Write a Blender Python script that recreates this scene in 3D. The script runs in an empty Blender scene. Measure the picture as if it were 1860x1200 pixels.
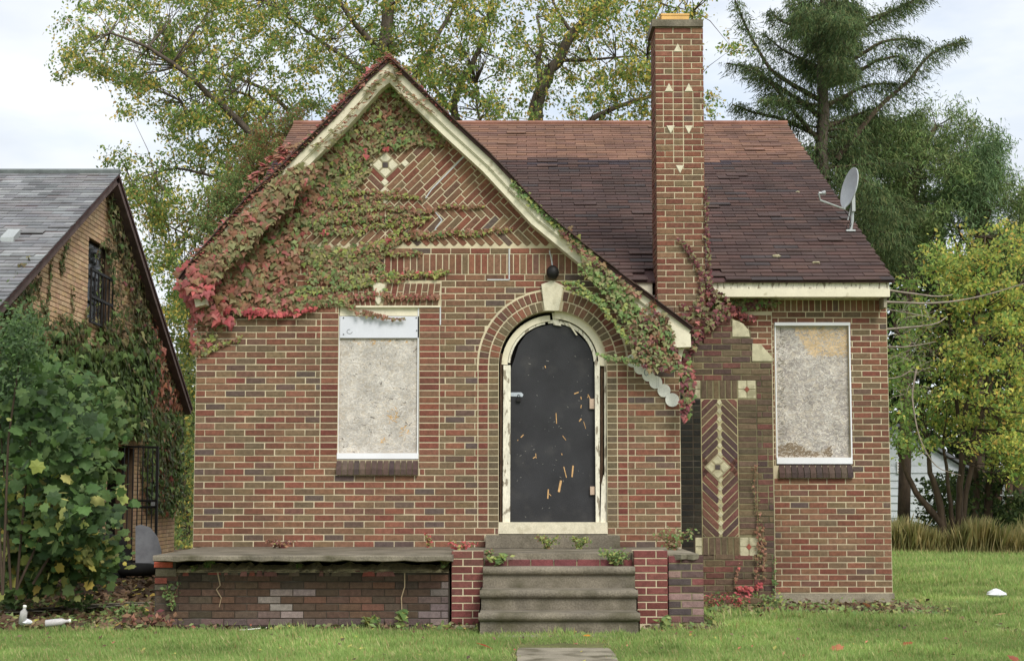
import bpy, math, random
import numpy as np
from mathutils import Vector, geometry
random.seed(7); RNG = np.random.default_rng(11)
SC = bpy.context.scene; COL = SC.collection
# ------------------------------------------------------------------ camera, sky, sun
F = 2700.0; PITCH = 0.0843; CX, CY = 930.0, 671.0; EYE = 1.2
sp, cp = math.sin(PITCH), math.cos(PITCH)
cam = bpy.data.cameras.new('camera'); co = bpy.data.objects.new('camera', cam); COL.objects.link(co)
co.location = (0, 0, EYE); co.rotation_euler = (math.pi/2 + PITCH, 0, 0)
cam.sensor_width = 36; cam.lens = 36*F/1860; cam.shift_y = (CY-600)/1860
cam.clip_start = 0.1; cam.clip_end = 3000
SC.camera = co
w = bpy.data.worlds.new('World'); SC.world = w; w.use_nodes = True
nt = w.node_tree; N = nt.nodes; L = nt.links
bg = N['Background']; bg.inputs['Strength'].default_value = 0.1
sky = N.new('ShaderNodeTexSky'); sky.sky_type = 'NISHITA'; sky.sun_disc = False
SUN_EL, SUN_AZ = math.radians(42), math.radians(155)
sky.sun_elevation = SUN_EL; sky.sun_rotation = SUN_AZ
tc = N.new('ShaderNodeTexCoord'); mp = N.new('ShaderNodeMapping'); mp.inputs['Scale'].default_value = (1.6, 1.6, 4.5)
mp.inputs['Location'].default_value = (0.3, 0.1, 0.2)
nz = N.new('ShaderNodeTexNoise'); nz.inputs['Scale'].default_value = 1.9; nz.inputs['Detail'].default_value = 6; nz.inputs['Roughness'].default_value = .55
rmp = N.new('ShaderNodeValToRGB'); rmp.color_ramp.elements[0].position = .33; rmp.color_ramp.elements[1].position = .56
rmp.color_ramp.elements[0].color = (.5, .5, .5, 1)
nz2 = N.new('ShaderNodeTexNoise'); nz2.inputs['Scale'].default_value = 3.2; nz2.inputs['Detail'].default_value = 5
cr2 = N.new('ShaderNodeValToRGB'); cr2.color_ramp.elements[0].position = .3; cr2.color_ramp.elements[1].position = .7
cr2.color_ramp.elements[0].color = (4.8, 5.15, 5.6, 1); cr2.color_ramp.elements[1].color = (6.7, 6.8, 6.9, 1)
mx = N.new('ShaderNodeMix'); mx.data_type = 'RGBA'
L.new(tc.outputs['Generated'], mp.inputs['Vector']); L.new(mp.outputs[0], nz.inputs['Vector']); L.new(mp.outputs[0], nz2.inputs['Vector'])
L.new(nz.outputs[0], rmp.inputs[0]); L.new(nz2.outputs[0], cr2.inputs[0])
L.new(rmp.outputs[0], mx.inputs[0]); L.new(sky.outputs[0], mx.inputs[6]); L.new(cr2.outputs[0], mx.inputs[7])
L.new(mx.outputs[2], bg.inputs['Color'])
sl = bpy.data.lights.new('sun', 'SUN'); so = bpy.data.objects.new('sun', sl); COL.objects.link(so)
sl.energy = 1.5; sl.angle = math.radians(25); sl.color = (1, .96, .9)
so.rotation_euler = (math.pi/2 - SUN_EL, 0, math.radians(25))
so.location = (5, -8, 12)
SC.view_settings.view_transform = 'Standard'; SC.view_settings.look = 'None'
SC.view_settings.exposure = 0.8; SC.view_settings.gamma = 1; SC.view_settings.use_curve_mapping = False
# ------------------------------------------------------------------ helpers
def s(r, g, b):
    f = lambda c: (c/255/12.92) if c/255 <= .04045 else ((c/255+.055)/1.055)**2.4
    return (f(r), f(g), f(b))
def P(px, py, Y):
    u = (px-CX)/F; v = (CY-py)/F; t = Y/(cp - v*sp)
    return Vector((u*t, Y, EYE + t*(sp + v*cp)))
def PXW(px, py, X):
    u = (px-CX)/F; v = (CY-py)/F; t = X/u
    return Vector((X, t*(cp - v*sp), EYE + t*(sp + v*cp)))
def PG(px, py, z=0.0):
    u = (px-CX)/F; v = (CY-py)/F; t = (z-EYE)/(sp + v*cp)
    return Vector((u*t, t*(cp - v*sp), z))
WORLD = {}
def reg(o, parent, origin):
    COL.objects.link(o)
    if parent is not None: o.parent = parent; o.location = origin - WORLD[parent.name]
    else: o.location = origin
    WORLD[o.name] = origin.copy(); return o
def tag(o, label=None, cat=None, group=None, kind=None):
    if label: o['label'] = label
    if cat: o['category'] = cat
    if group: o['group'] = group
    if kind: o['kind'] = kind
    return o
def thing(name, label, cat, loc, group=None):
    o = bpy.data.objects.new(name, None); o.empty_display_size = .2
    reg(o, None, Vector(loc)); return tag(o, label, cat, group)
MATS = {}
def mat(name, col=(.5, .5, .5), rough=.85, var=.25, scale=6., bump=.15, bscale=90., attr=False, trans=0., metal=0.,
        stain=None, stain_scale=1.5, stain_lo=.5, stain_hi=.65, spec=.3, stretch=(1, 1, 1), fine=.12, stain_amt=.85):
    m = bpy.data.materials.new(name); m.use_nodes = True; n = m.node_tree.nodes; l = m.node_tree.links
    b = n['Principled BSDF']; b.inputs['Roughness'].default_value = rough; b.inputs['Metallic'].default_value = metal
    b.inputs['Specular IOR Level'].default_value = spec
    geo = n.new('ShaderNodeNewGeometry'); mp = n.new('ShaderNodeMapping'); mp.inputs['Scale'].default_value = stretch
    l.new(geo.outputs['Position'], mp.inputs['Vector'])
    def noise(sc, d=4):
        t = n.new('ShaderNodeTexNoise'); t.inputs['Scale'].default_value = sc; t.inputs['Detail'].default_value = d
        l.new(mp.outputs[0], t.inputs['Vector']); return t
    def mixc(fac, a, bb, typ='MIX'):
        x = n.new('ShaderNodeMix'); x.data_type = 'RGBA'; x.blend_type = typ
        for i, v in ((0, fac), (6, a), (7, bb)):
            if hasattr(v, 'links') or isinstance(v, bpy.types.NodeSocket): l.new(v, x.inputs[i])
            else: x.inputs[i].default_value = v if i == 0 else (*v, 1)
        return x.outputs[2]
    if attr:
        oi = n.new('ShaderNodeObjectInfo'); at = n.new('ShaderNodeAttribute'); at.attribute_name = 'bcol'
        c = mixc(1., at.outputs['Color'], oi.outputs['Color'], 'ADD')
    else:
        rgb = n.new('ShaderNodeRGB'); rgb.outputs[0].default_value = (*col, 1); c = rgb.outputs[0]
    def ramp(src, lo, hi, a, bb):
        r = n.new('ShaderNodeMapRange'); r.inputs[1].default_value = lo; r.inputs[2].default_value = hi
        r.inputs[3].default_value = a; r.inputs[4].default_value = bb; l.new(src, r.inputs[0]); return r.outputs[0]
    def mulv(c, v):
        cm = n.new('ShaderNodeVectorMath'); cm.operation = 'SCALE'; l.new(c, cm.inputs[0]); l.new(v, cm.inputs['Scale']); return cm.outputs[0]
    t1 = noise(scale, 5); c = mulv(c, ramp(t1.outputs[0], .3, .7, 1-var, 1+var))
    if fine: t2 = noise(bscale, 3); c = mulv(c, ramp(t2.outputs[0], .3, .7, 1-fine, 1+fine))
    if stain:
        t3 = noise(stain_scale, 6); c = mixc(ramp(t3.outputs[0], stain_lo, stain_hi, 0., stain_amt), c, stain)
    l.new(c, b.inputs['Base Color'])
    if bump:
        bp = n.new('ShaderNodeBump'); bp.inputs['Strength'].default_value = bump; bp.inputs['Distance'].default_value = .01
        t4 = noise(bscale*.7, 4); l.new(t4.outputs[0], bp.inputs['Height']); l.new(bp.outputs[0], b.inputs['Normal'])
    if trans:
        tr = n.new('ShaderNodeBsdfTranslucent'); l.new(c, tr.inputs['Color'])
        ms = n.new('ShaderNodeMixShader'); ms.inputs[0].default_value = trans
        l.new(b.outputs[0], ms.inputs[1]); l.new(tr.outputs[0], ms.inputs[2]); l.new(ms.outputs[0], n['Material Output'].inputs['Surface'])
    MATS[name] = m; return m
class MB:
    def __init__(s): s.v = []; s.f = []; s.c = []
    def add(s, vs, fs, col=None):
        k = len(s.v); s.v += [tuple(v) for v in vs]; s.f += [tuple(i+k for i in f) for f in fs]
        s.c += [tuple(col) if col else (0, 0, 0)]*len(vs); return s
    def box(s, x0, x1, y0, y1, z0, z1, col=None):
        if x0 > x1: x0, x1 = x1, x0
        if y0 > y1: y0, y1 = y1, y0
        if z0 > z1: z0, z1 = z1, z0
        return s.add([(x0,y0,z0),(x1,y0,z0),(x1,y1,z0),(x0,y1,z0),(x0,y0,z1),(x1,y0,z1),(x1,y1,z1),(x0,y1,z1)],
              [(0,3,2,1),(4,5,6,7),(0,1,5,4),(1,2,6,5),(2,3,7,6),(3,0,4,7)], col)
    def obox(s, c, ax, ay, az, hx, hy, hz, col=None):
        c = Vector(c); vs = [c + ax*(sx*hx) + ay*(sy*hy) + az*(sz*hz) for sz in (-1,1) for sx, sy in ((-1,-1),(1,-1),(1,1),(-1,1))]
        return s.add(vs, [(0,3,2,1),(4,5,6,7),(0,1,5,4),(1,2,6,5),(2,3,7,6),(3,0,4,7)], col)
    def tube(s, pts, rad, n=6, col=None, cap=True):
        pts = [Vector(p) for p in pts]; k0 = len(s.v); vs = []; fs = []
        if not hasattr(rad, '__len__'): rad = [rad]*len(pts)
        up = None
        for i, p in enumerate(pts):
            d = (pts[min(i+1, len(pts)-1)] - pts[max(i-1, 0)]).normalized()
            if up is None: up = d.orthogonal().normalized()
            up = (up - d*up.dot(d))
            up = up.normalized() if up.length > 1e-5 else d.orthogonal().normalized()
            sd = d.cross(up)
            for j in range(n):
                a = 2*math.pi*j/n; vs.append(p + (up*math.cos(a) + sd*math.sin(a))*rad[i])
        for i in range(len(pts)-1):
            for j in range(n):
                a = i*n+j; b = i*n+(j+1) % n; fs.append((a, b, b+n, a+n))
        if cap: fs.append(tuple(range(n-1, -1, -1))); fs.append(tuple(range((len(pts)-1)*n, len(pts)*n)))
        return s.add(vs, fs, col)
    def build(s, name, m, parent=None, origin=None, smooth=False, color=None):
        if origin is None: origin = WORLD[parent.name] if parent is not None else Vector((0, 0, 0))
        origin = Vector(origin)
        me = bpy.data.meshes.new(name); me.from_pydata([(v[0]-origin.x, v[1]-origin.y, v[2]-origin.z) for v in s.v], [], s.f)
        if any(any(c) for c in s.c):
            a = me.color_attributes.new('bcol', 'FLOAT_COLOR', 'POINT')
            a.data.foreach_set('color', np.array([(*c, 1) for c in s.c], dtype=np.float32).ravel())
        me.materials.append(m)
        if smooth: me.polygons.foreach_set('use_smooth', [True]*len(me.polygons))
        o = bpy.data.objects.new(name, me); reg(o, parent, origin)
        o.color = (*color, 1) if color else (0, 0, 0, 1); return o
def lathe(prof, n=16):   # prof list (r,z)
    m = MB(); vs = []; fs = []
    for r, z in prof:
        for j in range(n): a = 2*math.pi*j/n; vs.append((r*math.cos(a), r*math.sin(a), z))
    for i in range(len(prof)-1):
        for j in range(n): a = i*n+j; b = i*n+(j+1) % n; fs.append((a, b, b+n, a+n))
    return vs, fs
def np_mesh(name, V, Fc, C, m, parent=None, kind=None, smooth=False):
    """V (n,3) world, Fc (k,3) triangles, C (n,3) colours"""
    me = bpy.data.meshes.new(name); org = WORLD[parent.name] if parent is not None else Vector((0, 0, 0))
    V = V - np.array(org); me.vertices.add(len(V)); me.vertices.foreach_set('co', V.astype(np.float32).ravel())
    me.loops.add(Fc.size); me.loops.foreach_set('vertex_index', Fc.astype(np.int32).ravel())
    me.polygons.add(len(Fc)); me.polygons.foreach_set('loop_start', np.arange(0, Fc.size, 3, dtype=np.int32))
    me.polygons.foreach_set('loop_total', np.full(len(Fc), 3, dtype=np.int32)); me.update(calc_edges=True)
    if C is not None:
        a = me.color_attributes.new('bcol', 'FLOAT_COLOR', 'POINT')
        a.data.foreach_set('color', np.concatenate([C, np.ones((len(C), 1))], 1).astype(np.float32).ravel())
    me.materials.append(m); o = bpy.data.objects.new(name, me); reg(o, parent, Vector(org)); o.color = (0, 0, 0, 1)
    if kind: o['kind'] = kind
    return o
# leaf templates: x width, y towards tip, z normal
def fan(pts, lift=.08):
    n = len(pts); V = np.array([(0, 0, lift)] + [(x, y, 0) for x, y in pts], float)
    return V, np.array([(0, 1+i, 1+(i+1) % n) for i in range(n)])
T_IVY = fan([(0,-.28),(-.2,-.45),(-.55,-.18),(-.27,.06),(0,.6),(.27,.06),(.55,-.18),(.2,-.45)][::-1])
T_MAPLE = fan([(0,-.34),(-.26,-.46),(-.34,-.27),(-.58,-.16),(-.46,.06),(-.5,.32),(-.27,.34),(-.16,.5),(0,.66),(.16,.5),(.27,.34),(.5,.32),(.46,.06),(.58,-.16),(.34,-.27),(.26,-.46)][::-1])
T_LEAF = (np.array([(0,-.5,0),(.26,-.05,.06),(0,.5,0),(-.26,-.05,.06)], float), np.array([(0,1,2),(0,2,3)]))
T_NEED = (np.array([(-.09,-.5,0),(.09,-.5,0),(.03,.5,.05)], float), np.array([(0,1,2)]))
T_BLADE = (np.array([(-.5,0,0),(.5,0,0),(.25,.6,.12),(-.1,1,.4)], float), np.array([(0,1,2),(0,2,3)]))
def unit(a): return a/np.maximum(np.linalg.norm(a, axis=1, keepdims=True), 1e-9)
def scatter(name, T, pos, nrm, tip, size, colr, m, parent=None, kind=None, singles=0, single_name='leaf', wid=None):
    """nrm, tip (N,3) directions; size (N,)"""
    pos = np.asarray(pos, float); nrm = unit(np.asarray(nrm, float)); tip = np.asarray(tip, float)
    tip = unit(tip - nrm*np.sum(tip*nrm, 1, keepdims=True)); side = np.cross(tip, nrm)
    TV, TF = T; size = np.asarray(size, float); sw = size if wid is None else np.asarray(wid, float)
    colr = np.asarray(colr, float)
    if singles:
        me = bpy.data.meshes.new(single_name); me.from_pydata([tuple(v) for v in TV], [], [tuple(int(i) for i in f) for f in TF]); me.materials.append(m)
        order = np.argsort(-size)[:singles]
        from mathutils import Matrix
        for i in order:
            o = bpy.data.objects.new(single_name, me)
            R = Matrix((side[i], tip[i], nrm[i])).transposed().to_4x4()
            org = WORLD[parent.name]; COL.objects.link(o); o.parent = parent
            o.matrix_local = Matrix.Translation(Vector(pos[i]) - org) @ R @ Matrix.Diagonal((sw[i], size[i], size[i], 1))
            o.color = (*colr[i], 1)
        keep = np.ones(len(pos), bool); keep[order] = False
        pos, side, tip, nrm, size, sw, colr = [a[keep] for a in (pos, side, tip, nrm, size, sw, colr)]
    n, k = len(pos), len(TV)
    if n == 0: return None
    V = (pos[:, None] + side[:, None]*TV[None, :, 0:1]*sw[:, None, None] + tip[:, None]*TV[None, :, 1:2]*size[:, None, None]
         + nrm[:, None]*TV[None, :, 2:3]*size[:, None, None]).reshape(-1, 3)
    Fc = (TF[None] + (np.arange(n)*k)[:, None, None]).reshape(-1, 3)
    return np_mesh(name, V, Fc, np.repeat(colr, k, 0), m, parent, kind)
def inpoly(x, y, poly):
    c = False; j = len(poly)-1
    for i in range(len(poly)):
        xi, yi = poly[i]; xj, yj = poly[j]
        if (yi > y) != (yj > y) and x < (xj-xi)*(y-yi)/(yj-yi)+xi: c = not c
        j = i
    return c
def sample_poly(poly, n, gaps=()):
    xs = [p[0] for p in poly]; ys = [p[1] for p in poly]; out = []
    while len(out) < n:
        x = random.uniform(min(xs), max(xs)); y = random.uniform(min(ys), max(ys))
        if inpoly(x, y, poly) and not any((x-g[0])**2/g[2]**2 + (y-g[1])**2/g[3]**2 < 1 for g in gaps): out.append((x, y))
    return out
def interp(pl, t):
    d = [0]
    for a, b in zip(pl, pl[1:]): d.append(d[-1] + math.dist(a, b))
    q = t*d[-1]
    for i in range(len(pl)-1):
        if q <= d[i+1] or i == len(pl)-2:
            f = (q-d[i])/max(d[i+1]-d[i], 1e-9); return tuple(a+(b-a)*f for a, b in zip(pl[i], pl[i+1]))
def clip(poly, nx, nz, c):   # keep nx*x+nz*z <= c
    out = []
    for i in range(len(poly)):
        a, b = poly[i-1], poly[i]; da = nx*a[0]+nz*a[1]-c; db = nx*b[0]+nz*b[1]-c
        if (da <= 0) != (db <= 0):
            t = da/(da-db); out.append((a[0]+(b[0]-a[0])*t, a[1]+(b[1]-a[1])*t))
        if db <= 0: out.append(b)
    return out
def area(p): return abs(sum(p[i-1][0]*p[i][1]-p[i][0]*p[i-1][1] for i in range(len(p))))/2 if len(p) > 2 else 0
def ccw(p):
    a = sum(p[i-1][0]*p[i][1]-p[i][0]*p[i-1][1] for i in range(len(p))); return p if a > 0 else p[::-1]
def dedupe(p):
    q = []
    for a in p:
        if not q or math.dist(a, q[-1]) > 1e-3: q.append(a)
    if len(q) > 1 and math.dist(q[0], q[-1]) < 1e-3: q.pop()
    return q
def inset(p, c):
    out = []; n = len(p)
    for i in range(n):
        a, b, d = p[i-1], p[i], p[(i+1) % n]
        e1 = (b[0]-a[0], b[1]-a[1]); e2 = (d[0]-b[0], d[1]-b[1]); l1 = math.hypot(*e1) or 1; l2 = math.hypot(*e2) or 1
        n1 = (-e1[1]/l1, e1[0]/l1); n2 = (-e2[1]/l2, e2[0]/l2); k = max(1+n1[0]*n2[0]+n1[1]*n2[1], .3)
        out.append((b[0]+(n1[0]+n2[0])/k*c, b[1]+(n1[1]+n2[1])/k*c))
    return out
class Frame:   # a, b in plane, d depth into wall
    def __init__(s, o, ea, eb, ed): s.o, s.ea, s.eb, s.ed = Vector(o), Vector(ea), Vector(eb), Vector(ed)
    def w(s, a, b, d=0): return s.o + s.ea*a + s.eb*b + s.ed*d
    def front(Y): return Frame((0, Y, 0), (1, 0, 0), (0, 0, 1), (0, 1, 0))
Frame.front = staticmethod(Frame.front)
MESHC = {}
def prism_mesh(poly, depth, ch, fr, m, jit=0):
    """convex polygon around its own centroid -> mesh local"""
    q = inset(poly, ch); n = len(poly); vs = []; fs = []
    z = Frame((0, 0, 0), fr.ea, fr.eb, fr.ed)
    for p in q: vs.append(z.w(p[0], p[1], 0))
    for p in poly: vs.append(z.w(p[0], p[1], ch))
    for p in poly: vs.append(z.w(p[0], p[1], depth))
    flip = fr.ea.cross(fr.eb).dot(fr.ed) > 0
    f = list(range(n)); fs.append(tuple(f[::-1]) if flip else tuple(f))
    for i in range(n):
        j = (i+1) % n
        for k in (0, n):
            t = (i+k, i+k+n, j+k+n, j+k); fs.append(t[::-1] if flip else t)
    return vs, fs
class Pieces:
    """flat masonry pieces on a frame: some single objects, the rest joined"""
    def __init__(s, fr, m, ch=.003, depth=.03): s.fr, s.m, s.ch, s.depth, s.items = fr, m, ch, depth, []
    def add(s, poly, col, d=0., name='brick', prio=0):
        poly = dedupe(ccw(poly))
        if len(poly) < 3 or area(poly) < 1.2e-4: return
        s.items.append((poly, col, d, name, prio))
    def emit(s, parent, limits, joined='brickwork'):
        s.items.sort(key=lambda t: -t[4]); rest = {}
        for poly, col, d, name, prio in s.items:
            cx = sum(p[0] for p in poly)/len(poly); cz = sum(p[1] for p in poly)/len(poly)
            rel = [(p[0]-cx, p[1]-cz) for p in poly]
            if limits.get(name, 0) > 0:
                limits[name] -= 1
                key = (name, s.m.name, tuple((round(a, 3), round(b, 3)) for a, b in rel), tuple(s.fr.ea))
                me = MESHC.get(key)
                if me is None:
                    vs, fs = prism_mesh(rel, s.depth, s.ch, s.fr, s.m)
                    me = bpy.data.meshes.new(name); me.from_pydata([tuple(v) for v in vs], [], fs); me.materials.append(s.m); MESHC[key] = me
                o = bpy.data.objects.new(name, me); reg(o, parent, s.fr.w(cx, cz, d)); o.color = (*col, 1)
            else:
                mb = rest.setdefault(name, MB()); vs, fs = prism_mesh(rel, s.depth, s.ch, s.fr, s.m)
                off = s.fr.w(cx, cz, d); mb.add([v+off for v in vs], fs, col)
        for name, mb in rest.items():
            o = mb.build(name.replace('brick', joined) if 'brick' in name else name+'s', s.m, parent)
            o['kind'] = 'stuff'
        s.items = []
def slab_poly(fr, poly, d0, d1, name, m, parent, holes=(), color=None):
    """polygon with holes on a frame, extruded between depths"""
    loops = [ccw(poly)] + [ccw(h)[::-1] for h in holes]; flat = [p for lp in loops for p in lp]; n = len(flat)
    tris = geometry.tessellate_polygon([[Vector((p[0], p[1], 0)) for p in lp] for lp in loops])
    mb = MB(); vs = [fr.w(p[0], p[1], d0) for p in flat] + [fr.w(p[0], p[1], d1) for p in flat]; fs = []
    for t in tris:
        a, b, c = [flat[i] for i in t]
        if (b[0]-a[0])*(c[1]-a[1])-(b[1]-a[1])*(c[0]-a[0]) < 0: t = t[::-1]
        fs.append(tuple(t)); fs.append(tuple(i+n for i in t[::-1]))
    k = 0
    for lp in loops:
        for i in range(len(lp)):
            j = (i+1) % len(lp); fs.append((k+i, k+i+n, k+j+n, k+j))
        k += len(lp)
    if fr.ea.cross(fr.eb).dot(fr.ed) > 0: fs = [f[::-1] for f in fs]
    mb.add(vs, fs); return mb.build(name, m, parent, color=color)
def ds(c, k=.15): l_ = .3*c[0]+.5*c[1]+.2*c[2]; return tuple(x+(l_-x)*k for x in c)
jt = lambda c, a=.12: (lambda g: tuple(max(0., x*g*(1+random.uniform(-a, a)*.35)) for x in ds(c)))(1+random.uniform(-a, a))
# ------------------------------------------------------------------ materials
BR = mat('brick_clay', attr=True, rough=.92, var=.2, scale=26, bump=.6, bscale=180, fine=.24, stain=s(86, 76, 60), stain_scale=1.3, stain_lo=.48, stain_hi=.72, stain_amt=.38)
MORT = mat('mortar', s(204, 191, 160), var=.14, scale=5, bump=.3, bscale=200, stain=s(166, 154, 124), stain_scale=1.7, stain_lo=.5, stain_hi=.75)
MORTD = mat('mortar_old', s(130, 122, 92), var=.3, scale=5, bump=.3, bscale=200, stain=s(70, 66, 48), stain_scale=2.2)
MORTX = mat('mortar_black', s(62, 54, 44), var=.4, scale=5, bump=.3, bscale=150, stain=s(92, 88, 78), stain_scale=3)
STONE = mat('cast_stone', s(216, 208, 182), var=.1, scale=14, bump=.5, bscale=120, stain=s(196, 187, 160), stain_scale=9, stain_lo=.55)
STONED = mat('cast_stone_weathered', s(188, 181, 150), var=.2, scale=14, bump=.5, bscale=140, stain=s(140, 133, 104), stain_scale=8)
PAINT = mat('cream_paint', s(224, 216, 190), rough=.6, var=.06, scale=9, bump=.15, bscale=60, stain=s(176, 166, 138), stain_scale=11, stain_lo=.62, stain_hi=.72, fine=.05)
PEEL = mat('peeling_paint', s(226, 220, 200), rough=.75, var=.12, scale=18, bump=.6, bscale=70, stain=s(130, 118, 98), stain_scale=26, stain_lo=.55, stain_hi=.6, stretch=(1, 1, .35))
WHITE = mat('white_metal_trim', s(232, 232, 234), rough=.45, var=.04, scale=4, bump=.05, fine=.03)
ALU = mat('pale_panel', s(214, 216, 222), rough=.5, var=.05, scale=5, bump=.04, fine=.03)
OSB = mat('strand_board', attr=True, rough=.85, var=.16, scale=7, bump=.25, bscale=160, fine=.14)
BLK = mat('black_board', s(50, 50, 52), rough=.7, var=.25, scale=3, bump=.35, bscale=240, fine=.3, stain=s(78, 76, 74), stain_scale=4.5, stain_lo=.55, stain_hi=.75, stain_amt=.45)
CONC = mat('old_concrete', s(146, 138, 120), var=.22, scale=3.5, bump=.6, bscale=90, stain=s(84, 78, 58), stain_scale=4, stain_lo=.48, stain_hi=.68, fine=.2)
CONCM = mat('mossy_concrete', s(122, 114, 99), var=.3, scale=4, bump=.7, bscale=80, stain=s(74, 70, 48), stain_scale=3.2, stain_lo=.48, stain_hi=.72, fine=.25)
SHIN = mat('shingle_mineral', attr=True, rough=.95, var=.22, scale=2.2, bump=.5, bscale=300, fine=.2)
DARK = mat('dark_void', s(22, 20, 18), var=.3, bump=.1)
IRON = mat('black_iron', s(28, 26, 25), rough=.55, var=.2, bump=.1)
METAL = mat('grey_metal', s(176, 180, 178), rough=.45, metal=.3, var=.08, bump=.05)
STEEL = mat('bright_steel', s(200, 205, 208), rough=.3, metal=.8, var=.05, bump=.05)
WOODN = mat('bare_wood', s(205, 164, 112), rough=.8, var=.2, scale=30)
WOODD = mat('rotten_wood', s(84, 66, 52), rough=.9, var=.4, scale=20, bump=.6, stretch=(3, 3, .6))
BARK = mat('bark', s(96, 86, 76), rough=.95, var=.35, scale=5, bump=.9, bscale=25, stretch=(3, 3, .6))
BARKD = mat('dark_bark', s(74, 62, 50), rough=.95, var=.35, scale=5, bump=.9, bscale=25, stretch=(3, 3, .6))
VINEW = mat('vine_stem', s(120, 92, 70), rough=.9)
LEAF = mat('leaf', attr=True, rough=.6, var=.15, scale=9, bump=0, trans=.28, fine=.0, spec=.35)
LEAFT = mat('tree_leaf', attr=True, rough=.65, var=.18, scale=.9, bump=0, trans=.5, fine=0, spec=.3)
NEED = mat('needles', attr=True, rough=.8, var=.25, scale=1.2, bump=0, trans=.2, fine=0, spec=.2)
GRASSM = mat('grass_blade', attr=True, rough=.7, var=.18, scale=1.1, bump=0, trans=.4, fine=0, spec=.25)
RUBBER = mat('tyre_rubber', s(32, 32, 32), rough=.8, bump=.2)
YELB = mat('flue_clay', s(222, 178, 110), rough=.85, var=.12, scale=8)
SIDING = mat('white_siding', s(206, 212, 216), rough=.6, var=.06, scale=3, bump=0)
PLAST = mat('crumpled_plastic', s(225, 226, 230), rough=.4, var=.2, scale=12, bump=.3, bscale=30)
TANB = mat('tan_brick', attr=True, rough=.9, var=.14, scale=9, bump=.3, bscale=150, fine=.12)
MORTT = mat('dark_mortar', s(126, 104, 82), var=.25, bump=.2)
ROOFG = mat('roof_felt', s(84, 62, 60), var=.3, scale=6, bump=.5)
# ------------------------------------------------------------------ ground
WY, RY, CYF, PY = 15.43, 16.70, 16.22, 13.62     # front wall, recessed wall, chimney face, porch wall planes
def sm(a, b, x): t = np.clip((x-a)/(b-a), 0, 1); return t*t*(3-2*t)
def gz(x, y): return .035*sm(17.5, 20, y) + .03*np.sin(x*.9+1.3)*np.sin(y*.7)*sm(3, 9, np.abs(x)) + .012*np.sin(x*2.1)*np.sin(y*2.7)
def wob(x, y): return .25*np.sin(x*2.3+y*.7)+.18*np.sin(x*5.1-y*3.3)+.1*np.sin(x*11+y*9)
pA, pB = PG(1655, 1098, .08), PG(1862, 1142, .05)
def dirt(x, y):
    wv = wob(x, y)
    d = sm(-3.6, -3.95, x + wv*.25)*sm(13.0, 13.35, y + wv*.3)
    d = np.maximum(d, sm(13.0, 13.35, y + wv*.2 + .1*np.abs(x+1.5)*0)*sm(2.0, 1.8, x)*.9)
    d = np.maximum(d, sm(14.2, 15.2, y + wv*.6)*sm(5.0, 4.2, x)*sm(1.7, 2.1, x)*.93)
    tx = (x-pA.x)/(pB.x-pA.x); ly = pA.y + (pB.y-pA.y)*tx
    d = np.maximum(d, .9*sm(.5, .2, np.abs(y-ly) + wv*.35)*sm(3.6, 4.4, x))
    d = np.maximum(d, .55*sm(.62, .42, np.abs(x-.38) + wv*.06)*sm(12.7, 12.4, y + wv*.1))
    return np.clip(d, 0, 1)
xs = np.unique(np.concatenate([np.linspace(-14, 14, 300), np.linspace(-400, 400, 60)]))
ys = np.unique(np.concatenate([np.linspace(8, 32, 260), np.linspace(-60, 900, 70)]))
X, Yg = np.meshgrid(xs, ys); Z = gz(X, Yg) + .008*np.sin(X*13)*np.sin(Yg*15)
V = np.stack([X, Yg, Z], -1).reshape(-1, 3); nx_, ny_ = len(xs), len(ys)
idx = np.arange(nx_*ny_).reshape(ny_, nx_); a, b, c, d = idx[:-1, :-1].ravel(), idx[:-1, 1:].ravel(), idx[1:, 1:].ravel(), idx[1:, :-1].ravel()
Fc = np.concatenate([np.stack([a, b, c], 1), np.stack([a, c, d], 1)])
dm = dirt(V[:, 0], V[:, 1])[:, None]
GC = (1-dm)*np.array(s(104, 122, 60)) + dm*np.array(s(98, 82, 62))
GROUND = mat('soil_and_turf', attr=True, rough=.95, var=.25, scale=3.5, bump=.8, bscale=40, fine=.3)
g = np_mesh('ground', V, Fc, GC, GROUND, kind='structure')
# grass blades
def grass(n, x0, x1, y0, y1, hs, ws, dens=None):
    x = RNG.uniform(x0, x1, n); y = RNG.uniform(y0, y1, n)
    dd = dirt(x, y); k = (RNG.random(n) > dd*1.02) & ~((y > 13.55) & (x > -3.8) & (x < 1.95)) & ~((y > 15.4) & (x > -3.35) & (x < 4.3))
    k &= ~((np.abs(x-.38) < .36+.04*np.sin(y*9)) & (y < 12.1+.05*np.sin(x*20)))
    if dens is not None: k &= dens(x, y)
    return x[k], y[k], hs, ws
parts = [grass(170000, -5.2, 5.2, 10.2, 13.7, .045, .006), grass(130000, 1.9, 6.4, 13.4, 20, .06, .009), grass(80000, 3.9, 11.5, 18, 32, .075, .016),
         grass(9000, -6, -3.4, 13.4, 16, .07, .009)]
gx = np.concatenate([p[0] for p in parts]); gy = np.concatenate([p[1] for p in parts])
gh = np.concatenate([np.full(len(p[0]), p[2]) for p in parts]); gw = np.concatenate([np.full(len(p[0]), p[3]) for p in parts])
n = len(gx); patch = .5+.5*np.sin(gx*1.7+np.sin(gy*2.2)*1.5)*np.sin(gy*1.9+1)
gh = gh*RNG.uniform(.5, 1.35, n)*(.8+.4*patch); lean = RNG.normal(0, .45, (n, 2))
tip = np.stack([lean[:, 0], lean[:, 1], np.ones(n)], 1); nr = np.stack([RNG.normal(0, .5, n), -np.ones(n), np.full(n, .25)], 1)
ca, cb, cc = np.array(s(160, 182, 106)), np.array(s(136, 164, 92)), np.array(s(194, 190, 134))
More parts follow.
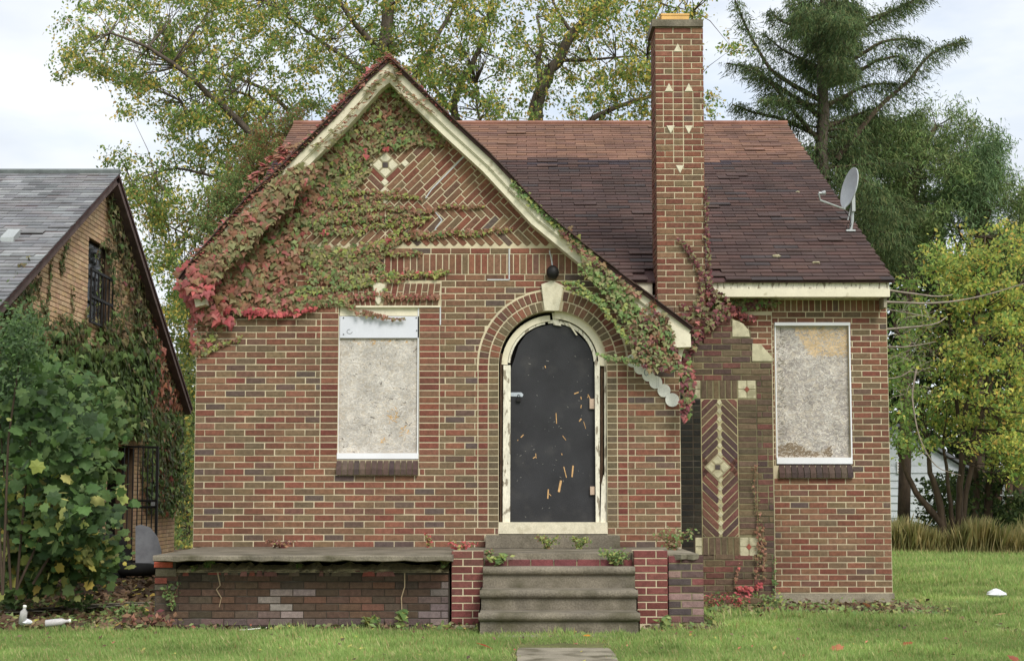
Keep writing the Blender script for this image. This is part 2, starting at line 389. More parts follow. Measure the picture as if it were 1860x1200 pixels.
r = RNG.random((n, 1)); q = RNG.random((n, 1)); gc = ca*r + cb*(1-r); gc = np.where(q < .1+.1*patch[:, None], cc, gc)
gc = gc*(.82 + .38*patch[:, None]); dry = (RNG.random(n) < .04); gc[dry] = np.array(s(178, 158, 108)); clump = np.sin(gx*7.3+np.sin(gy*5)*2)*np.sin(gy*8.1+np.sin(gx*4)*2) > .72; gh = gh*np.where(clump, 1.55, 1.)
gp = np.stack([gx, gy, gz(gx, gy)], 1)
o = scatter('grass', T_BLADE, gp, nr, tip, gh, gc, GRASSM, kind='stuff', wid=gw)
tag(o, 'green mown lawn grass with worn patches in front of and beside the brick house', 'grass')
# ------------------------------------------------------------------ palettes
RED = [s(130, 74, 56), s(120, 70, 54), s(136, 84, 62), s(118, 62, 50)]
BRN = [s(126, 88, 64), s(130, 92, 68), s(118, 82, 62), s(134, 98, 70)]
OLV = [s(118, 100, 72), s(110, 94, 68), s(122, 100, 70), s(106, 92, 68)]
PUR = [s(104, 74, 62), s(94, 78, 70), s(84, 76, 74), s(108, 76, 64)]
def bc(wr=.3, wb=.35, wo=.24, wp=.11):
    t = random.random()*(wr+wb+wo+wp)
    p = RED if t < wr else BRN if t < wr+wb else OLV if t < wr+wb+wo else PUR
    c = jt(random.choice(p), .13); av = s(118, 86, 64); return tuple((x*.76+y*.24)*1.1 for x, y in zip(c, av))
# ------------------------------------------------------------------ main house
house = thing('brick_house', 'boarded up red and brown brick cottage with steep front gable and tall decorated chimney', 'house', (0, 17, .05))
FW = Frame.front(WY)
def fx(px, py=800, Y=WY): return P(px, py, Y).x
def fz(py, Y=WY): return P(930, py, Y).z
def fp(px, py, Y=WY): p = P(px, py, Y); return (p.x, p.z)
H = .0672; BL = .2078; J = .0112
XL, XR = fx(350, 990), fx(1238, 990)
Z0 = fz(994)
# roof edge polylines (rake), px on plane 15.2
YRK = 15.2
rR = [fp(x, y, YRK) for x, y in [(707,106),(825,221),(899,289),(987,384),(1056,441),(1120,492),(1195,549),(1258,596)]]
rL = [fp(x, y, YRK) for x, y in [(707,106),(670,139),(613,203),(507,309),(447,363),(387,433),(350,474),(326,508)]]
def ztop(x):
    pl = rR if x >= rR[0][0] else rL
    for a, b in zip(pl, pl[1:]):
        if min(a[0], b[0]) <= x <= max(a[0], b[0]): return a, b
    return pl[-2], pl[-1]
def clip_rake(poly, off=.12):
    cx = sum(p[0] for p in poly)/len(poly); a, b = ztop(cx)
    ex, ez = b[0]-a[0], b[1]-a[1]; l = math.hypot(ex, ez); nx, nz = -ez/l, ex/l
    if nz < 0: nx, nz = -nx, -nz
    return clip(poly, nx, nz, nx*a[0]+nz*a[1]-off)
DC = fp(1004, 661); RI = 99/176; RM = 118/176; RO = 137/176     # door arch centre, radii
DXL, DXR = DC[0]-RI, DC[0]+RI
DZ0 = fz(948)
WXL, WXR, WZT, WZB = fx(614, 700), fx(761, 700), fz(557), fz(834)
def arc(c, r, a0, a1, n): return [(c[0]+r*math.cos(math.radians(a0+(a1-a0)*i/n)), c[1]+r*math.sin(math.radians(a0+(a1-a0)*i/n))) for i in range(n+1)]
door_hole = [(DXL, Z0+.02), (DXR, Z0+.02)] + arc(DC, RI, 0, 180, 24)
win_hole = [(WXL, WZB), (WXR, WZB), (WXR, WZT), (WXL, WZT)]
rk = []
for a in rL[::-1][1:] : rk.append((a[0], a[1]-.13))
for a in rR[1:-1]: rk.append((a[0], a[1]-.13))
out = [(XL, 0.02), (XR, .02), (XR, fz(596, YRK)-.02)] + [p for p in rk[::-1] if XL < p[0] < XR] + [(XL, fz(545, YRK))]
front_wall = slab_poly(FW, out, .006, .26, 'front_wall', MORT, house, holes=[door_hole, win_hole])
pc = Pieces(FW, BR)
zs0, zs1 = fz(498), fz(461)     # soldier band
zh = fz(447)                    # herringbone base
QL, QR = fx(582, 700), fx(798, 700)
FA = (fx(594, 530), fx(801, 530), fz(555), fz(514))   # flat arch
SILB = 0; Hc = (zs0-Z0)/round((zs0-Z0)/H); ncourse = round((zs0-Z0)/H)
SILB = Z0+round((fz(861)-Z0)/Hc)*Hc
def running(pc, x0, x1, z0, n, h, res, extra=None, pal=bc, ph0=0., L=BL, prio=lambda x, z: 1, name='brick', j=J, mincut=.012, wiggle=.0015):
    for k in range(n):
        za, zb = z0+k*h+j/2, z0+(k+1)*h-j/2; zm = (za+zb)/2; cuts = []
        for r in res:
            if r[2] < zm < r[3]: cuts.append((r[0], r[1]))
        x = x0 - (L/2 if k % 2 else 0) - ph0 - L
        while x < x1:
            segs = [(max(x, x0), min(x+L, x1))]
            for ca, cb_ in cuts:
                ns = []
                for a, b in segs:
                    if cb_ <= a or ca >= b: ns.append((a, b)); continue
                    if ca > a: ns.append((a, ca))
                    if cb_ < b: ns.append((cb_, b))
                segs = ns
            for a, b in segs:
                if b-a < mincut+j: continue
                e = random.uniform(-wiggle, wiggle)
                poly = [(a+j/2+e, za+random.uniform(-.0012, .0012)), (b-j/2+e+random.uniform(-.0016,.0016), za+random.uniform(-.001,.001)), (b-j/2+e, zb+random.uniform(-.0012,.0012)), (a+j/2+e+random.uniform(-.0016,.0016), zb+random.uniform(-.0012, .0012))]
                if extra: poly = extra(poly)
                if poly and len(poly) > 2: pc.add(poly, pal(), random.uniform(-.003, .002), name, prio((a+b)/2, zm))
            x += L
res = [(WXL, WXR, WZB, WZT+.02), (QL, WXL, fz(851), fz(571)), (WXR, QR, fz(851), fz(556)), (WXL-.01, WXR+.01, SILB, WZB),
       (FA[0], FA[1], FA[2]-.0, FA[3]+.01), (DC[0]-RO, DC[0]+RO, fz(962), DC[1]), (DXL, DXR, Z0-.1, DC[1]), (fx(883, 980), fx(1121, 980), Z0-.1, fz(968))]
def ex_front(poly):
    cx = sum(p[0] for p in poly)/len(poly); cz = sum(p[1] for p in poly)/len(poly)
    if cz > DC[1]-.05:
        dx, dz = cx-DC[0], cz-DC[1]; d = math.hypot(dx, dz)
        if d < RO-.02 and cz > DC[1]: 
            pass
        if d < RO+.25:
            nx, nz = dx/d, dz/d; poly = clip(poly, -nx, -nz, -(nx*DC[0]+nz*DC[1]+RO+J))
            if area(poly) < 6e-4: return None
    if cz > fz(560): poly = clip_rake(poly)
    return poly
vis = lambda x, z: 2 if (z < fz(600)) else 1
running(pc, XL, XR, Z0, ncourse, Hc, res, ex_front, prio=lambda x, z: (3 if z < fz(650) else 1) + random.random())
# below slab line (hidden mostly) and stretcher course above soldiers
running(pc, XL-.05, XR, zs1, 1, (zh-zs1)*.78, [], lambda p: clip_rake(p), pal=lambda: bc(.45, .45, .08, .02))
# soldiers
x = XL
while x < XR:
    w_ = 11.75/174; p = clip_rake([(x+J/2, zs0+J/2), (x+w_-J/2, zs0+J/2), (x+w_-J/2, zs1-J/2), (x+J/2, zs1-J/2)])
    pc.add(p, bc(.5, .4, .05, .05), 0, 'soldier_brick', 1); x += w_
# stack-bond quoins beside window
for xa, xb, zt in ((QL, WXL, fz(571)), (WXR, QR, fz(556))):
    for k in range(ncourse):
        za = Z0+k*Hc
        if fz(851) < za+Hc/2 < zt: pc.add([(xa+J/2, za+J/2), (xb-.004, za+J/2), (xb-.004, za+Hc-J/2), (xa+J/2, za+Hc-J/2)], jt(random.choice(RED+BRN[:2]), .12), .0005, 'brick', 5)
# flat arch of splayed bricks
ax0, ax1, az0, az1 = FA; kc = fx(689, 530)
def lerp(a, b, t): return a+(b-a)*t
nb = 9
for side in (-1, 1):
    for i in range(nb):
        t0, t1 = i/nb, (i+1)/nb
        e = ax0 if side < 0 else ax1
        k0, k1 = kc+side*.035, kc+side*.075
        def bx(t): return lerp(k0, lerp(kc, e, .96), t)
        def tx(t): return lerp(k1, e, t)
        g2 = side*J/2
        zz = az0 + Hc*.0
        mid = lambda f, g, t: (f(t)+g(t))/2
        if i % 2: parts_ = [(0, .42), (.42, 1)]
        else: parts_ = [(0, .62), (.62, 1)]
        for pa, pb in parts_:
            X0 = lambda q, t: lerp(bx(t), tx(t), q)
            pc.add([(X0(pa, t0)+g2, lerp(zz, az1, pa)+J/2), (X0(pa, t1)-g2, lerp(zz, az1, pa)+J/2), (X0(pb, t1)-g2, lerp(zz, az1, pb)-J/2), (X0(pb, t0)+g2, lerp(zz, az1, pb)-J/2)], jt(random.choice(RED[:3]+BRN), .1), -.001, 'arch_brick', 2)
# door piers and arch rings
for k in range(ncourse):
    za = Z0+k*Hc
    if za > fz(962)-.02 and za+Hc < DC[1]+.03:
        for xa, xb, pal in ((DC[0]-RO, DC[0]-RM, RED+BRN), (DC[0]-RM, DC[0]-RI, OLV+BRN[:1]), (DC[0]+RI, DC[0]+RM, OLV+BRN[:1]), (DC[0]+RM, DC[0]+RO, RED+BRN)):
            pc.add([(xa+J/2, za+J/2), (xb-J/2, za+J/2), (xb-J/2, za+Hc-J/2), (xa+J/2, za+Hc-J/2)], jt(random.choice(pal), .1), 0, 'brick', 5)
for r0, r1, pal, nn in ((RI, RM, OLV+BRN[1:2]+RED[2:3], 30), (RM, RO, RED+BRN+PUR[:1], 36)):
    a_off = 90-math.degrees(math.atan2(.115, r1)); 
    for sgn in (0, 1):
        m_ = nn//2-2
        for i in range(m_):
            a0 = (a_off)*i/m_; a1 = (a_off)*(i+1)/m_; ja = math.degrees(J/2/((r0+r1)/2)); a0 += ja; a1 -= ja
            if sgn: a0, a1 = 180-a1, 180-a0
            q = [(r0+.003, a0), (r1-J, a0), (r1-J, a1), (r0+.003, a1)]
            pc.add([(DC[0]+r*math.cos(math.radians(t)), DC[1]+r*math.sin(math.radians(t))) for r, t in q], jt(random.choice(pal), .1), -.003, 'arch_brick', 3)
# herringbone gable
p_ = 11.75/173; Lp = p_*3.08; r2 = math.sqrt(2); GX = fx(700, 380); HJ = .0112
DMD = (fx(700, 300), fz(300))
def hb(cx, cz, d, ln, keep, mir, zmin=None, dark=False):
    """brick centred, direction d=+1 '/' or -1 '\\' """
    a, b = ln/2-HJ/2, p_/2-HJ/2; ux, uz = 1/r2, d/r2; vx, vz = -uz, ux
    poly = [(cx+ux*sx*a+vx*sy*b, cz+uz*sx*a+vz*sy*b) for sx, sy in ((-1,-1),(1,-1),(1,1),(-1,1))]
    poly = clip(poly, -1, 0, -(GX+.004))
    if not poly: return
    if mir: poly = [(2*GX-x, z) for x, z in poly]
    poly = clip(poly, 0, -1, -(zh+.004)); poly = clip(poly, -1, 0, -XL); poly = clip(poly, 1, 0, XR) if poly else poly
    if not poly or len(poly) < 3: return
    poly = clip_rake(poly)
    if not poly or len(poly) < 3 or area(poly) < 3e-4: return
    c = jt(random.choice(PUR[2:3]), .1) if dark else bc(.42, .42, .13, .03)
    pc.add(poly, c, random.uniform(-.001, .001), 'gable_brick', 2+random.random())
base = zh + (Lp+p_)/(2*r2) - .012
rows_h = Lp/r2
for mir in (0, 1):
    for row in range(3):
        d = -1 if row % 2 == 0 else 1
        cz = base + row*rows_h
        # phase shift keeps the toothed ends interlocked
        sh = 0. if row % 2 == 0 else -p_/r2
        for k in range(-4, 48):
            cx = GX + sh + k*p_*r2
            hb(cx, cz, d, Lp, None, mir, dark=(row == 1 and k == 0))
    # big field of '/' bricks above
    czf = base + 3*rows_h; 
    for k in range(-40, 48):
        bx0 = GX - p_/r2 + k*p_*r2; s0 = -Lp/2
        first = Lp if k % 2 == 0 else Lp/2
        pos_, ln = s0, first
        while pos_ < 4.6:
            c_ = pos_ + ln/2
            hb(bx0 + c_/r2, czf + c_/r2, 1, ln, None, mir, dark=(pos_ > 1.2 and k == -14 and not mir)); pos_ += ln; ln = Lp
lim = {'brick': 300, 'soldier_brick': 80, 'arch_brick': 140, 'gable_brick': 290}
pc.emit(front_wall, lim)
# diamond of cream tiles and small lozenges
tl = Pieces(FW, STONE, ch=.004, depth=.02)
TBED = mat('tile_joint', s(150, 140, 112), var=.15)
def lozenge(px, py, r, d=-.006, col=None, pcs=tl, Y=WY, nm='lozenge_tile'):
    x, z = fp(px, py, Y); pcs.add([(x-r, z), (x, z-r), (x+r, z), (x, z+r)], (0, 0, 0), d, nm, 1)
def diamond(px, py, R, Y, fr, pcs, parent, mm):
    x, z = fp(px, py, Y); q = R*.42
    slab_poly(fr, [(x-R-.012, z), (x, z-R-.012), (x+R+.012, z), (x, z+R+.012)], -.004, .01, 'tile_bed', TBED, parent)
    for a in range(4):
        c, sn = math.cos(a*math.pi/2), math.sin(a*math.pi/2)
        pl = [(q*.62, q*.4), (q*.62+.001, -q*.4), (R*.5, -R*.42), (R-.01, 0), (R*.5, R*.42)]
        pcs.add([(x+u*c-v*sn, z+u*sn+v*c) for u, v in pl], (0, 0, 0), -.009, 'diamond_tile', 1)
    db = Pieces(fr, BR, ch=.002, depth=.02); h_ = q*.46; db.add([(x-h_, z-h_), (x+h_, z-h_), (x+h_, z+h_), (x-h_, z+h_)], PUR[2], -.0095, 'centre_brick', 1); db.emit(parent, {'centre_brick': 9})
diamond(700, 300, .142, WY, FW, tl, front_wall, MORT)
for a, b in ((699, 331), (698, 347), (699, 364)): lozenge(a, b, .042)
lozenge(736, 297, .042); lozenge(669, 300, .042)
# keystones
kx = [fp(x, y) for x, y in ((983,517),(1003,510),(1024,520),(1015,565),(989,565))]; tl.add(kx, (0, 0, 0), -.03, 'keystone', 2)
kx = [fp(x, y) for x, y in ((677,516),(688,513),(700,518),(693,546),(689,553),(686,553),(682,546))]; tl.add(kx, (0, 0, 0), -.02, 'keystone', 2)
tl.depth = .05; tl.emit(front_wall, {'diamond_tile': 9, 'lozenge_tile': 9, 'keystone': 5})
# repaired mortar crack lines stepping through the gable
CRK = mat('grey_mortar', s(196, 198, 198), var=.1)
mbk = MB()
for pts in ([(843,284),(784,344),(773,360)], [(790,384),(803,400),(791,415),(790,424)], [(925,452),(925,508)], [(998,455),(999,463)], [(1000,463),(1005,492)], [(885,508),(925,508)], [(800,556),(800,590)], [(985,420),(993,430),(1004,440)]):
    for a, b in zip(pts, pts[1:]):
        A, B = P(*a, WY-.001), P(*b, WY-.001); dv = (B-A); l = dv.length; dv.normalize(); mbk.obox((A+B)/2, dv, Vector((0, 1, 0)), dv.cross(Vector((0, 1, 0))), l/2, .0035, .006)
mbk.build('mortar_repair', CRK, front_wall)
# --------------------------------------------- boarded windows
def flakes(name, x0, x1, z0, z1, Y, n, parent, pal, warm=None):
    c = RNG.uniform(0, 1, (n, 2)); pos = np.stack([x0+.02+c[:, 0]*(x1-x0-.04), np.full(n, Y)-RNG.uniform(.0002, .0018, n), z0+.02+c[:, 1]*(z1-z0-.04)], 1)
    an = RNG.normal(0, .75, n); tipv = np.stack([np.cos(an), np.zeros(n), np.sin(an)], 1)
    T = (np.array([(-.5,-.5,0),(.5,-.42,0),(.4,.5,0),(-.45,.45,0)], float), np.array([(0,1,2),(0,2,3)]))
    pal = np.array(pal); cl = pal[RNG.integers(0, len(pal), n)]*RNG.uniform(.88, 1.1, (n, 1))
    if warm: 
        for i in range(n):
            t = warm(c[i, 0], c[i, 1])
            if t is not None: cl[i] = np.array(t)*RNG.uniform(.8, 1.15)
    nrm = np.stack([RNG.normal(0, .05, n), -np.ones(n), RNG.normal(0, .05, n)], 1)
    return scatter(name, T, pos, nrm, tipv, RNG.uniform(.02, .075, n), cl, OSB, parent, kind='stuff', wid=RNG.uniform(.004, .014, n))
OP = [s(206,199,188), s(198,192,183), s(212,206,196), s(190,184,175), s(204,194,178), s(188,182,174)]
def bwin(nm, px0, px1, pyt, pyb, Y, warm, fr, gap=0.05):
    x0, x1, z0, z1 = fx(px0, 700, Y), fx(px1, 700, Y), fz(pyb, Y), fz(pyt, Y)
    mb = MB(); mb.box(x0, x1, Y+gap, Y+gap+.012, z0, z1, s(184, 174, 160)); b_ = mb.build('board', OSB, house)
    flakes('wood_flake', x0, x1, z0, z1, Y+gap, 5200, b_, OP, warm); return b_, x0, x1, z0, z1
wm1 = lambda a, b: s(208, 170, 118) if (random.random() < .25 and (((a-.68)**2+(b-.33)**2 < .006) or ((a-.85)**2+(b-.17)**2 < .004) or ((a-.56)**2+(b-.07)**2 < .003) or (b > .96 and random.random() < .5))) else (s(120, 112, 104) if random.random() < .015 else None)
b1, *_ = bwin('a', 614.5, 758.5, 613, 823, WY, wm1, FW)
mb = MB(); mb.box(fx(617,600), fx(760.5,600), WY+.02, WY+.055, fz(613), fz(574)); pnl = mb.build('cover_panel', ALU, house)
mb = MB(); mb.box(fx(615,560), fx(762,560), WY+.03, WY+.1, fz(573), fz(557)); mb.build('window_frame', PAINT, house)
mb = MB()
for a, b in ((624,577),(624,607),(756,577),(757,600),(689,577)): 
    q = P(a, b, WY+.018); mb.box(q.x-.005, q.x+.005, WY+.012, WY+.021, q.z-.005, q.z+.005)
mb.tube([P(635+5*math.cos(t*.7), 602+4*math.sin(t*.7), WY+.018) for t in range(8)], .002, 4)
mb.build('nail_head', IRON, pnl)
mb = MB(); mb.box(fx(613,560), fx(616.5,560), WY+.03, WY+.08, fz(823), fz(557)); mb.box(fx(758.6,560), fx(761,560), WY+.02, WY+.08, fz(823), fz(557)); mb.build('side_trim', WHITE, house)
mb = MB(); mb.box(fx(635,556), fx(800,556), WY-.008, WY+.03, fz(558.2), fz(555.4)); mb.build('steel_lintel', PAINT, house)
mb = MB(); mb.box(fx(612,828), fx(760,828), WY-.006, WY+.06, fz(833), fz(822.5)); mb.build('bottom_trim', WHITE, house)
def sill(px0, px1, pyt, pyb, Y, nb, parent, pal, zbo=None):
    x0, x1 = fx(px0, pyt, Y), fx(px1, pyt, Y); zt, zb = fz(pyt, Y), (zbo if zbo else fz(pyb, Y)); w_ = (x1-x0)/nb
    zf = zb + (zt-zb)*.36
    mb = MB(); mb.box(x0, x1, Y-.035, Y+.05, zb+.003, zf-.004); 
    mb.add([(x0, Y-.035, zf-.01), (x1, Y-.035, zf-.01), (x1, Y+.02, zt-.012), (x0, Y+.02, zt-.012)], [(0,1,2,3)])
    mb.build('sill_bed', MORTD, parent)
    for i in range(nb):
        a, b = x0+i*w_+.004, x0+(i+1)*w_-.004; mb = MB(); j = random.uniform(-.002, .002); dp = -.048+j
        mb.add([(a,Y+dp,zb),(b,Y+dp,zb),(b,Y+dp,zf),(a,Y+dp,zf),(a,Y+.015,zt),(b,Y+.015,zt),(a,Y+.02,zb),(b,Y+.02,zb)],
               [(0,1,2,3),(3,2,5,4),(0,3,4,6),(1,7,5,2),(0,6,7,1),(4,5,7,6)])
        mb.build('sill_brick', BR, parent, origin=((a+b)/2, Y, zb), color=jt(random.choice(pal), .12))
SP = [s(84,64,60), s(92,72,64), s(76,62,60), s(98,80,68)]
sill(611, 760, 833.5, 861, WY, 14, house, SP, SILB+.003)
# --------------------------------------------- door
dz = lambda py: fz(py, WY+.1)
door = None
bp = [(925,948),(1083,948),(1081,688),(1079,668),(1075,640),(1067,625),(1050,607),(1032,591),(1003,588),(972,596),(955,608),(942,627),(935,650),(928,670)]
FD = Frame.front(WY+.12)
door = slab_poly(FD, [fp(x, y, WY+.12) for x, y in bp], 0, .02, 'door_board', BLK, house)
mb = MB(); mb.box(DXL-.02, DXR+.02, WY+.25, WY+.27, Z0, DC[1]+RI+.02); mb.build('dark_interior', DARK, house)
FJ = Frame.front(WY+.07)
DJ = fp(1004, 661, WY+.07)
def ring(c, r0, r1, a0, a1, n): return arc(c, r1, a0, a1, n) + arc(c, r0, a1, a0, n)
pf = 1/175.2
fr_ = slab_poly(FJ, ring(DJ, 84*pf, 99*pf, -2, 88, 16), 0, .05, 'arch_frame', PAINT, house)
slab_poly(FJ, ring((DJ[0]-.0, DJ[1]), 76*pf, 82*pf, 4, 96, 14), .03, .07, 'arch_moulding', PEEL, house)
slab_poly(FJ, ring((DJ[0]-.0, DJ[1]-.02), 83*pf, 94*pf, 93, 178, 14), .015, .055, 'arch_frame', PAINT, house)
slab_poly(FJ, ring((DJ[0]-.0, DJ[1]-.015), 78*pf, 82*pf, 100, 176, 14), .03, .07, 'arch_moulding', PEEL, house)
def board(pts, d0, d1, name, m, parent=house, Y=WY): return slab_poly(Frame.front(Y), [fp(x, y, Y) for x, y in pts], d0, d1, name, m, parent)
board([(913,948),(926.5,948),(927.5,662),(914.5,662)], .06, .12, 'door_jamb', PEEL)
board([(907.5,952),(912,952),(913,640),(908.5,640)], .09, .15, 'door_jamb', WOODD)
board([(1083,948),(1090,948),(1090,655),(1081,655)], .06, .12, 'door_jamb', PEEL)
board([(1091,948),(1102.5,948),(1102.5,870),(1097,862),(1093,880)], .04, .1, 'door_jamb', PEEL)
board([(1091,948),(1096,948),(1098,662),(1092,662)], .1, .14, 'door_jamb', WOODD)
board([(1098.5,880),(1102.5,880),(1101.5,664),(1098.5,664)], .05, .1, 'door_jamb', PEEL)
board([(1003,566),(1012,566),(1020,590),(1006,588)], .09, .11, 'broken_strip', PEEL); board([(1032,585),(1036,585),(1050,607),(1047,607)], .085, .095, 'broken_strip', PAINT)
board([(905,969),(1104,969),(1103,948),(906,948)], .0, .14, 'threshold', STONE)
mb = MB(); q0, q1 = P(883, 995, WY), P(1122, 969, WY); mb.box(q0.x, q1.x, WY-.32, WY+.02, .672, q1.z-.01)
mb.build('door_step', CONCM, house)
# hasp with padlock
hasp = board([(925,711),(947,711),(951,715),(949,719),(925,718)], .112, .118, 'door_latch', STEEL)
mb = MB(); q = P(942, 725, WY+.1); mb.box(q.x-.022, q.x+.022, q.y-.012, q.y+.012, q.z-.022, q.z+.016); mb.tube([q+Vector((-.013,0,.01)), q+Vector((-.013,0,.04)), q+Vector((0,0,.05)), q+Vector((.013,0,.04)), q+Vector((.013,0,.01))], .004, 6); mb.build('padlock', IRON, hasp)
for a in ((1071,724,1080,742), (1072,883,1080,898)):
    mb = MB(); q0, q1 = P(a[0], a[3], WY+.1), P(a[2], a[1], WY+.1); mb.box(q0.x, q1.x, WY+.09, WY+.12, q0.z, q1.z); mb.build('wood_block', mat('block_wood', s(196, 172, 150)) if 'block_wood' not in MATS else MATS['block_wood'], door)
for x0_, y0_, x1_, y1_, wd in ((1010,750,1011,769,2),(946,794,951,789,2.5),(968,832,974,828,2),(973,823,974,832,1.5),(1022,791,1028,799,1.5),(1024,847,1029,867,2),(1041,845,1039,866,3.5),(1019,872,1015,893,5),(996,888,995,905,3),(997,896,1001,900,1.5),(1052,765,1056,760,3),(1043,715,1051,712,2.5),(1055,720,1056,725,2),(1056,735,1055,741,2),(990,664,991,668,2),(1068,716,1072,724,2),(1020,823,1021,826,2),(1060,765,1064,778,1.2),(940,800,941,798,1.5),(1069,718,1067,722,1.5)):
    A, B = P(x0_, y0_, WY+.118), P(x1_, y1_, WY+.118); dv = B-A; l = dv.length; dv.normalize(); mb = MB()
    mb.obox((A+B)/2, dv, Vector((0,1,0)), dv.cross(Vector((0,1,0))), l/2, .0015, wd*pf*.38); mb.build('wood_splinter', WOODN, door, origin=(A+B)/2)
mb = MB()
for _ in range(60):
    c = P(random.uniform(935, 1075), random.uniform(640, 940), WY+.1185); r_ = random.uniform(.0012, .0032); a_ = random.uniform(0, 3.1); dv = Vector((math.cos(a_), 0, math.sin(a_))); mb.obox(c, dv, Vector((0,1,0)), dv.cross(Vector((0,1,0))), r_*random.uniform(1, 5), .0008, r_)
mb.build('paint_speck', mat('pale_speck', s(128,126,120)), door)['kind'] = 'stuff'
# --------------------------------------------- rake boards and gable roof
def offset_pl(pl, off):
    out = []
    for i, p in enumerate(pl):
        a, b = pl[max(i-1, 0)], pl[min(i+1, len(pl)-1)]; ex, ez = b[0]-a[0], b[1]-a[1]; l = math.hypot(ex, ez); nx, nz = -ez/l, ex/l
        if nz < 0: nx, nz = -nx, -nz
        out.append((p[0]-nx*off, p[1]-nz*off))
    return out
def strip(pl, o0, o1, Y0, Y1, name, m, parent=house):
    A, B = offset_pl(pl, o0), offset_pl(pl, o1); mb = MB()
    if abs(pl[0][0]-rR[0][0]) < 1e-6:   # meet on the centre line
        k = 1.42; A[0] = (pl[0][0], pl[0][1]-o0*k); B[0] = (pl[0][0], pl[0][1]-o1*k)
    vs = []
    for a, b in zip(A, B): vs += [(a[0],Y0,a[1]),(b[0],Y0,b[1]),(b[0],Y1,b[1]),(a[0],Y1,a[1])]
    fs = [(0,1,2,3)]; n = len(pl)
    for i in range(n-1):
        for k in range(4): j = (k+1) % 4; fs.append((i*4+k, i*4+4+k, i*4+4+j, i*4+j))
    fs.append(tuple((n-1)*4+k for k in (3,2,1,0)))
    if pl is rL or pl[1][0] < pl[0][0]: fs = [f[::-1] for f in fs]
    mb.add(vs, fs); return mb.build(name, m, parent)
for pl in (rR, rL):
    strip(pl, .022, .095, YRK+.02, YRK+.06, 'rake_board', PAINT)
    strip(pl, .095, .108, YRK+.035, YRK+.07, 'rake_moulding', PAINT)
    strip(pl, .108, .172, YRK+.05, WY+.004, 'rake_board', PAINT)
# eave box end at the low right corner, scroll bracket
board([(1212,585),(1254,607),(1255,630),(1228,631),(1205,612)], -.02, .2, 'eave_return', PAINT, Y=YRK+.03)
board([(1232,632),(1243,632),(1239,645),(1237,660),(1233,650)], 0, .04, 'eave_bracket', PAINT, Y=YRK+.1)
board([(353,543),(374,543),(375,553),(356,558)], -.02, .2, 'eave_return', PAINT, Y=YRK+.03)
# main roof plane
YE, ZE = 16.38, P(930, 507, 16.38).z; XRr = P(1625, 507, 16.38).x
YR = XRr/P(1430, 225, 1.0).x; ZR = P(1430, 225, YR).z; XLr = XL-.08
RS = (ZR-ZE)/(YR-YE)
def roofY(z): return YE + (z-ZE)/RS
roof = MB()
roof.add([(XLr,YE,ZE-.02),(XRr,YE,ZE-.02),(XRr,YR,ZR-.02),(XLr,YR,ZR-.02),(XLr,YE,ZE-.04),(XRr,YE,ZE-.04),(XRr,YR,ZR-.12),(XLr,YR,ZR-.12)], [(0,1,2,3),(7,6,5,4),(0,4,5,1),(1,5,6,2),(2,6,7,3),(3,7,4,0)])
YB = 2*YR-YE
roof.add([(XLr,YR,ZR-.021),(XRr,YR,ZR-.021),(XRr,YB,ZE-.021),(XLr,YB,ZE-.021),(XLr,YR,ZR-.12),(XRr,YR,ZR-.12),(XRr,YB,ZE-.1),(XLr,YB,ZE-.1)], [(0,1,2,3),(7,6,5,4),(0,4,5,1),(1,5,6,2),(2,6,7,3),(3,7,4,0)])
roof_o = roof.build('roof', ROOFG, house)
SA = math.atan(RS); SF = Frame((0, YE-.03, ZE-.03*RS), (1, 0, 0), (0, math.cos(SA), math.sin(SA)), (0, math.sin(SA), -math.cos(SA)))
SLen = math.hypot(YR-YE, ZR-ZE)+.03
def shingles(fr, x0, x1, v0, v1, expo, tabw, colf, parent, nsing, skip=None, gap=.006):
    k = 0; v = v0; mbj = MB(); cache = []; ns = 0
    for i in range(6):
        w_ = tabw-gap; t = .007+.002*(i % 3); l = expo*1.35; cu = random.uniform(0, .006)
        vs = [(-w_/2,0,0),(w_/2,0,0),(w_/2,l,0.012),(-w_/2,l,.012),(-w_/2,0,-t-cu),(w_/2,0,-t-random.uniform(0,.006)),(w_/2,l,.004),(-w_/2,l,.004)]
        fs = [(4,5,6,7),(0,1,5,4),(1,2,6,5),(2,3,7,6),(3,0,4,7),(0,3,2,1)]; cache.append((vs, fs))
    z = Frame((0,0,0), fr.ea, fr.eb, fr.ed); meshes = []
    for vs, fs in cache:
        me = bpy.data.meshes.new('shingle'); me.from_pydata([tuple(z.w(*q)) for q in vs], [], fs); me.materials.append(SHIN); meshes.append(me)
    while v < v1:
        off = (.5 if k % 2 else 0)*tabw + random.uniform(-.01, .01); x = x0 - off
        while x < x1:
            a, b = max(x, x0), min(x+tabw, x1)
            if b-a > .03 and not (skip and skip((a+b)/2, v)):
                c = colf((a+b)/2, v); org = fr.w((a+b)/2, v, random.uniform(-.002, .001) - (random.uniform(.004, .014) if random.random() < .035 else 0)); sc = (b-a)/tabw; i = random.randrange(6)
                if ns < nsing and sc > .99:
                    o = bpy.data.objects.new('shingle', meshes[i]); reg(o, parent, org); o.color = (*c, 1); ns += 1
                else:
                    vs, fs = cache[i]; ax = fr.ea
                    mbj.add([z.w(q[0]*sc, q[1] if v+q[1] < v1+.05 else q[1]*.6, q[2])+org for q in vs], fs, c)
            x += tabw
        v += expo; k += 1
    o = mbj.build('shingle_rows', SHIN, parent); o['kind'] = 'stuff'
SH1 = [s(86,66,60), s(81,62,57), s(90,68,61), s(82,64,59), s(78,61,57), s(90,66,59)]
SH2 = [s(134,98,78), s(128,94,76), s(140,102,80), s(122,90,76)]
Vsw = 0
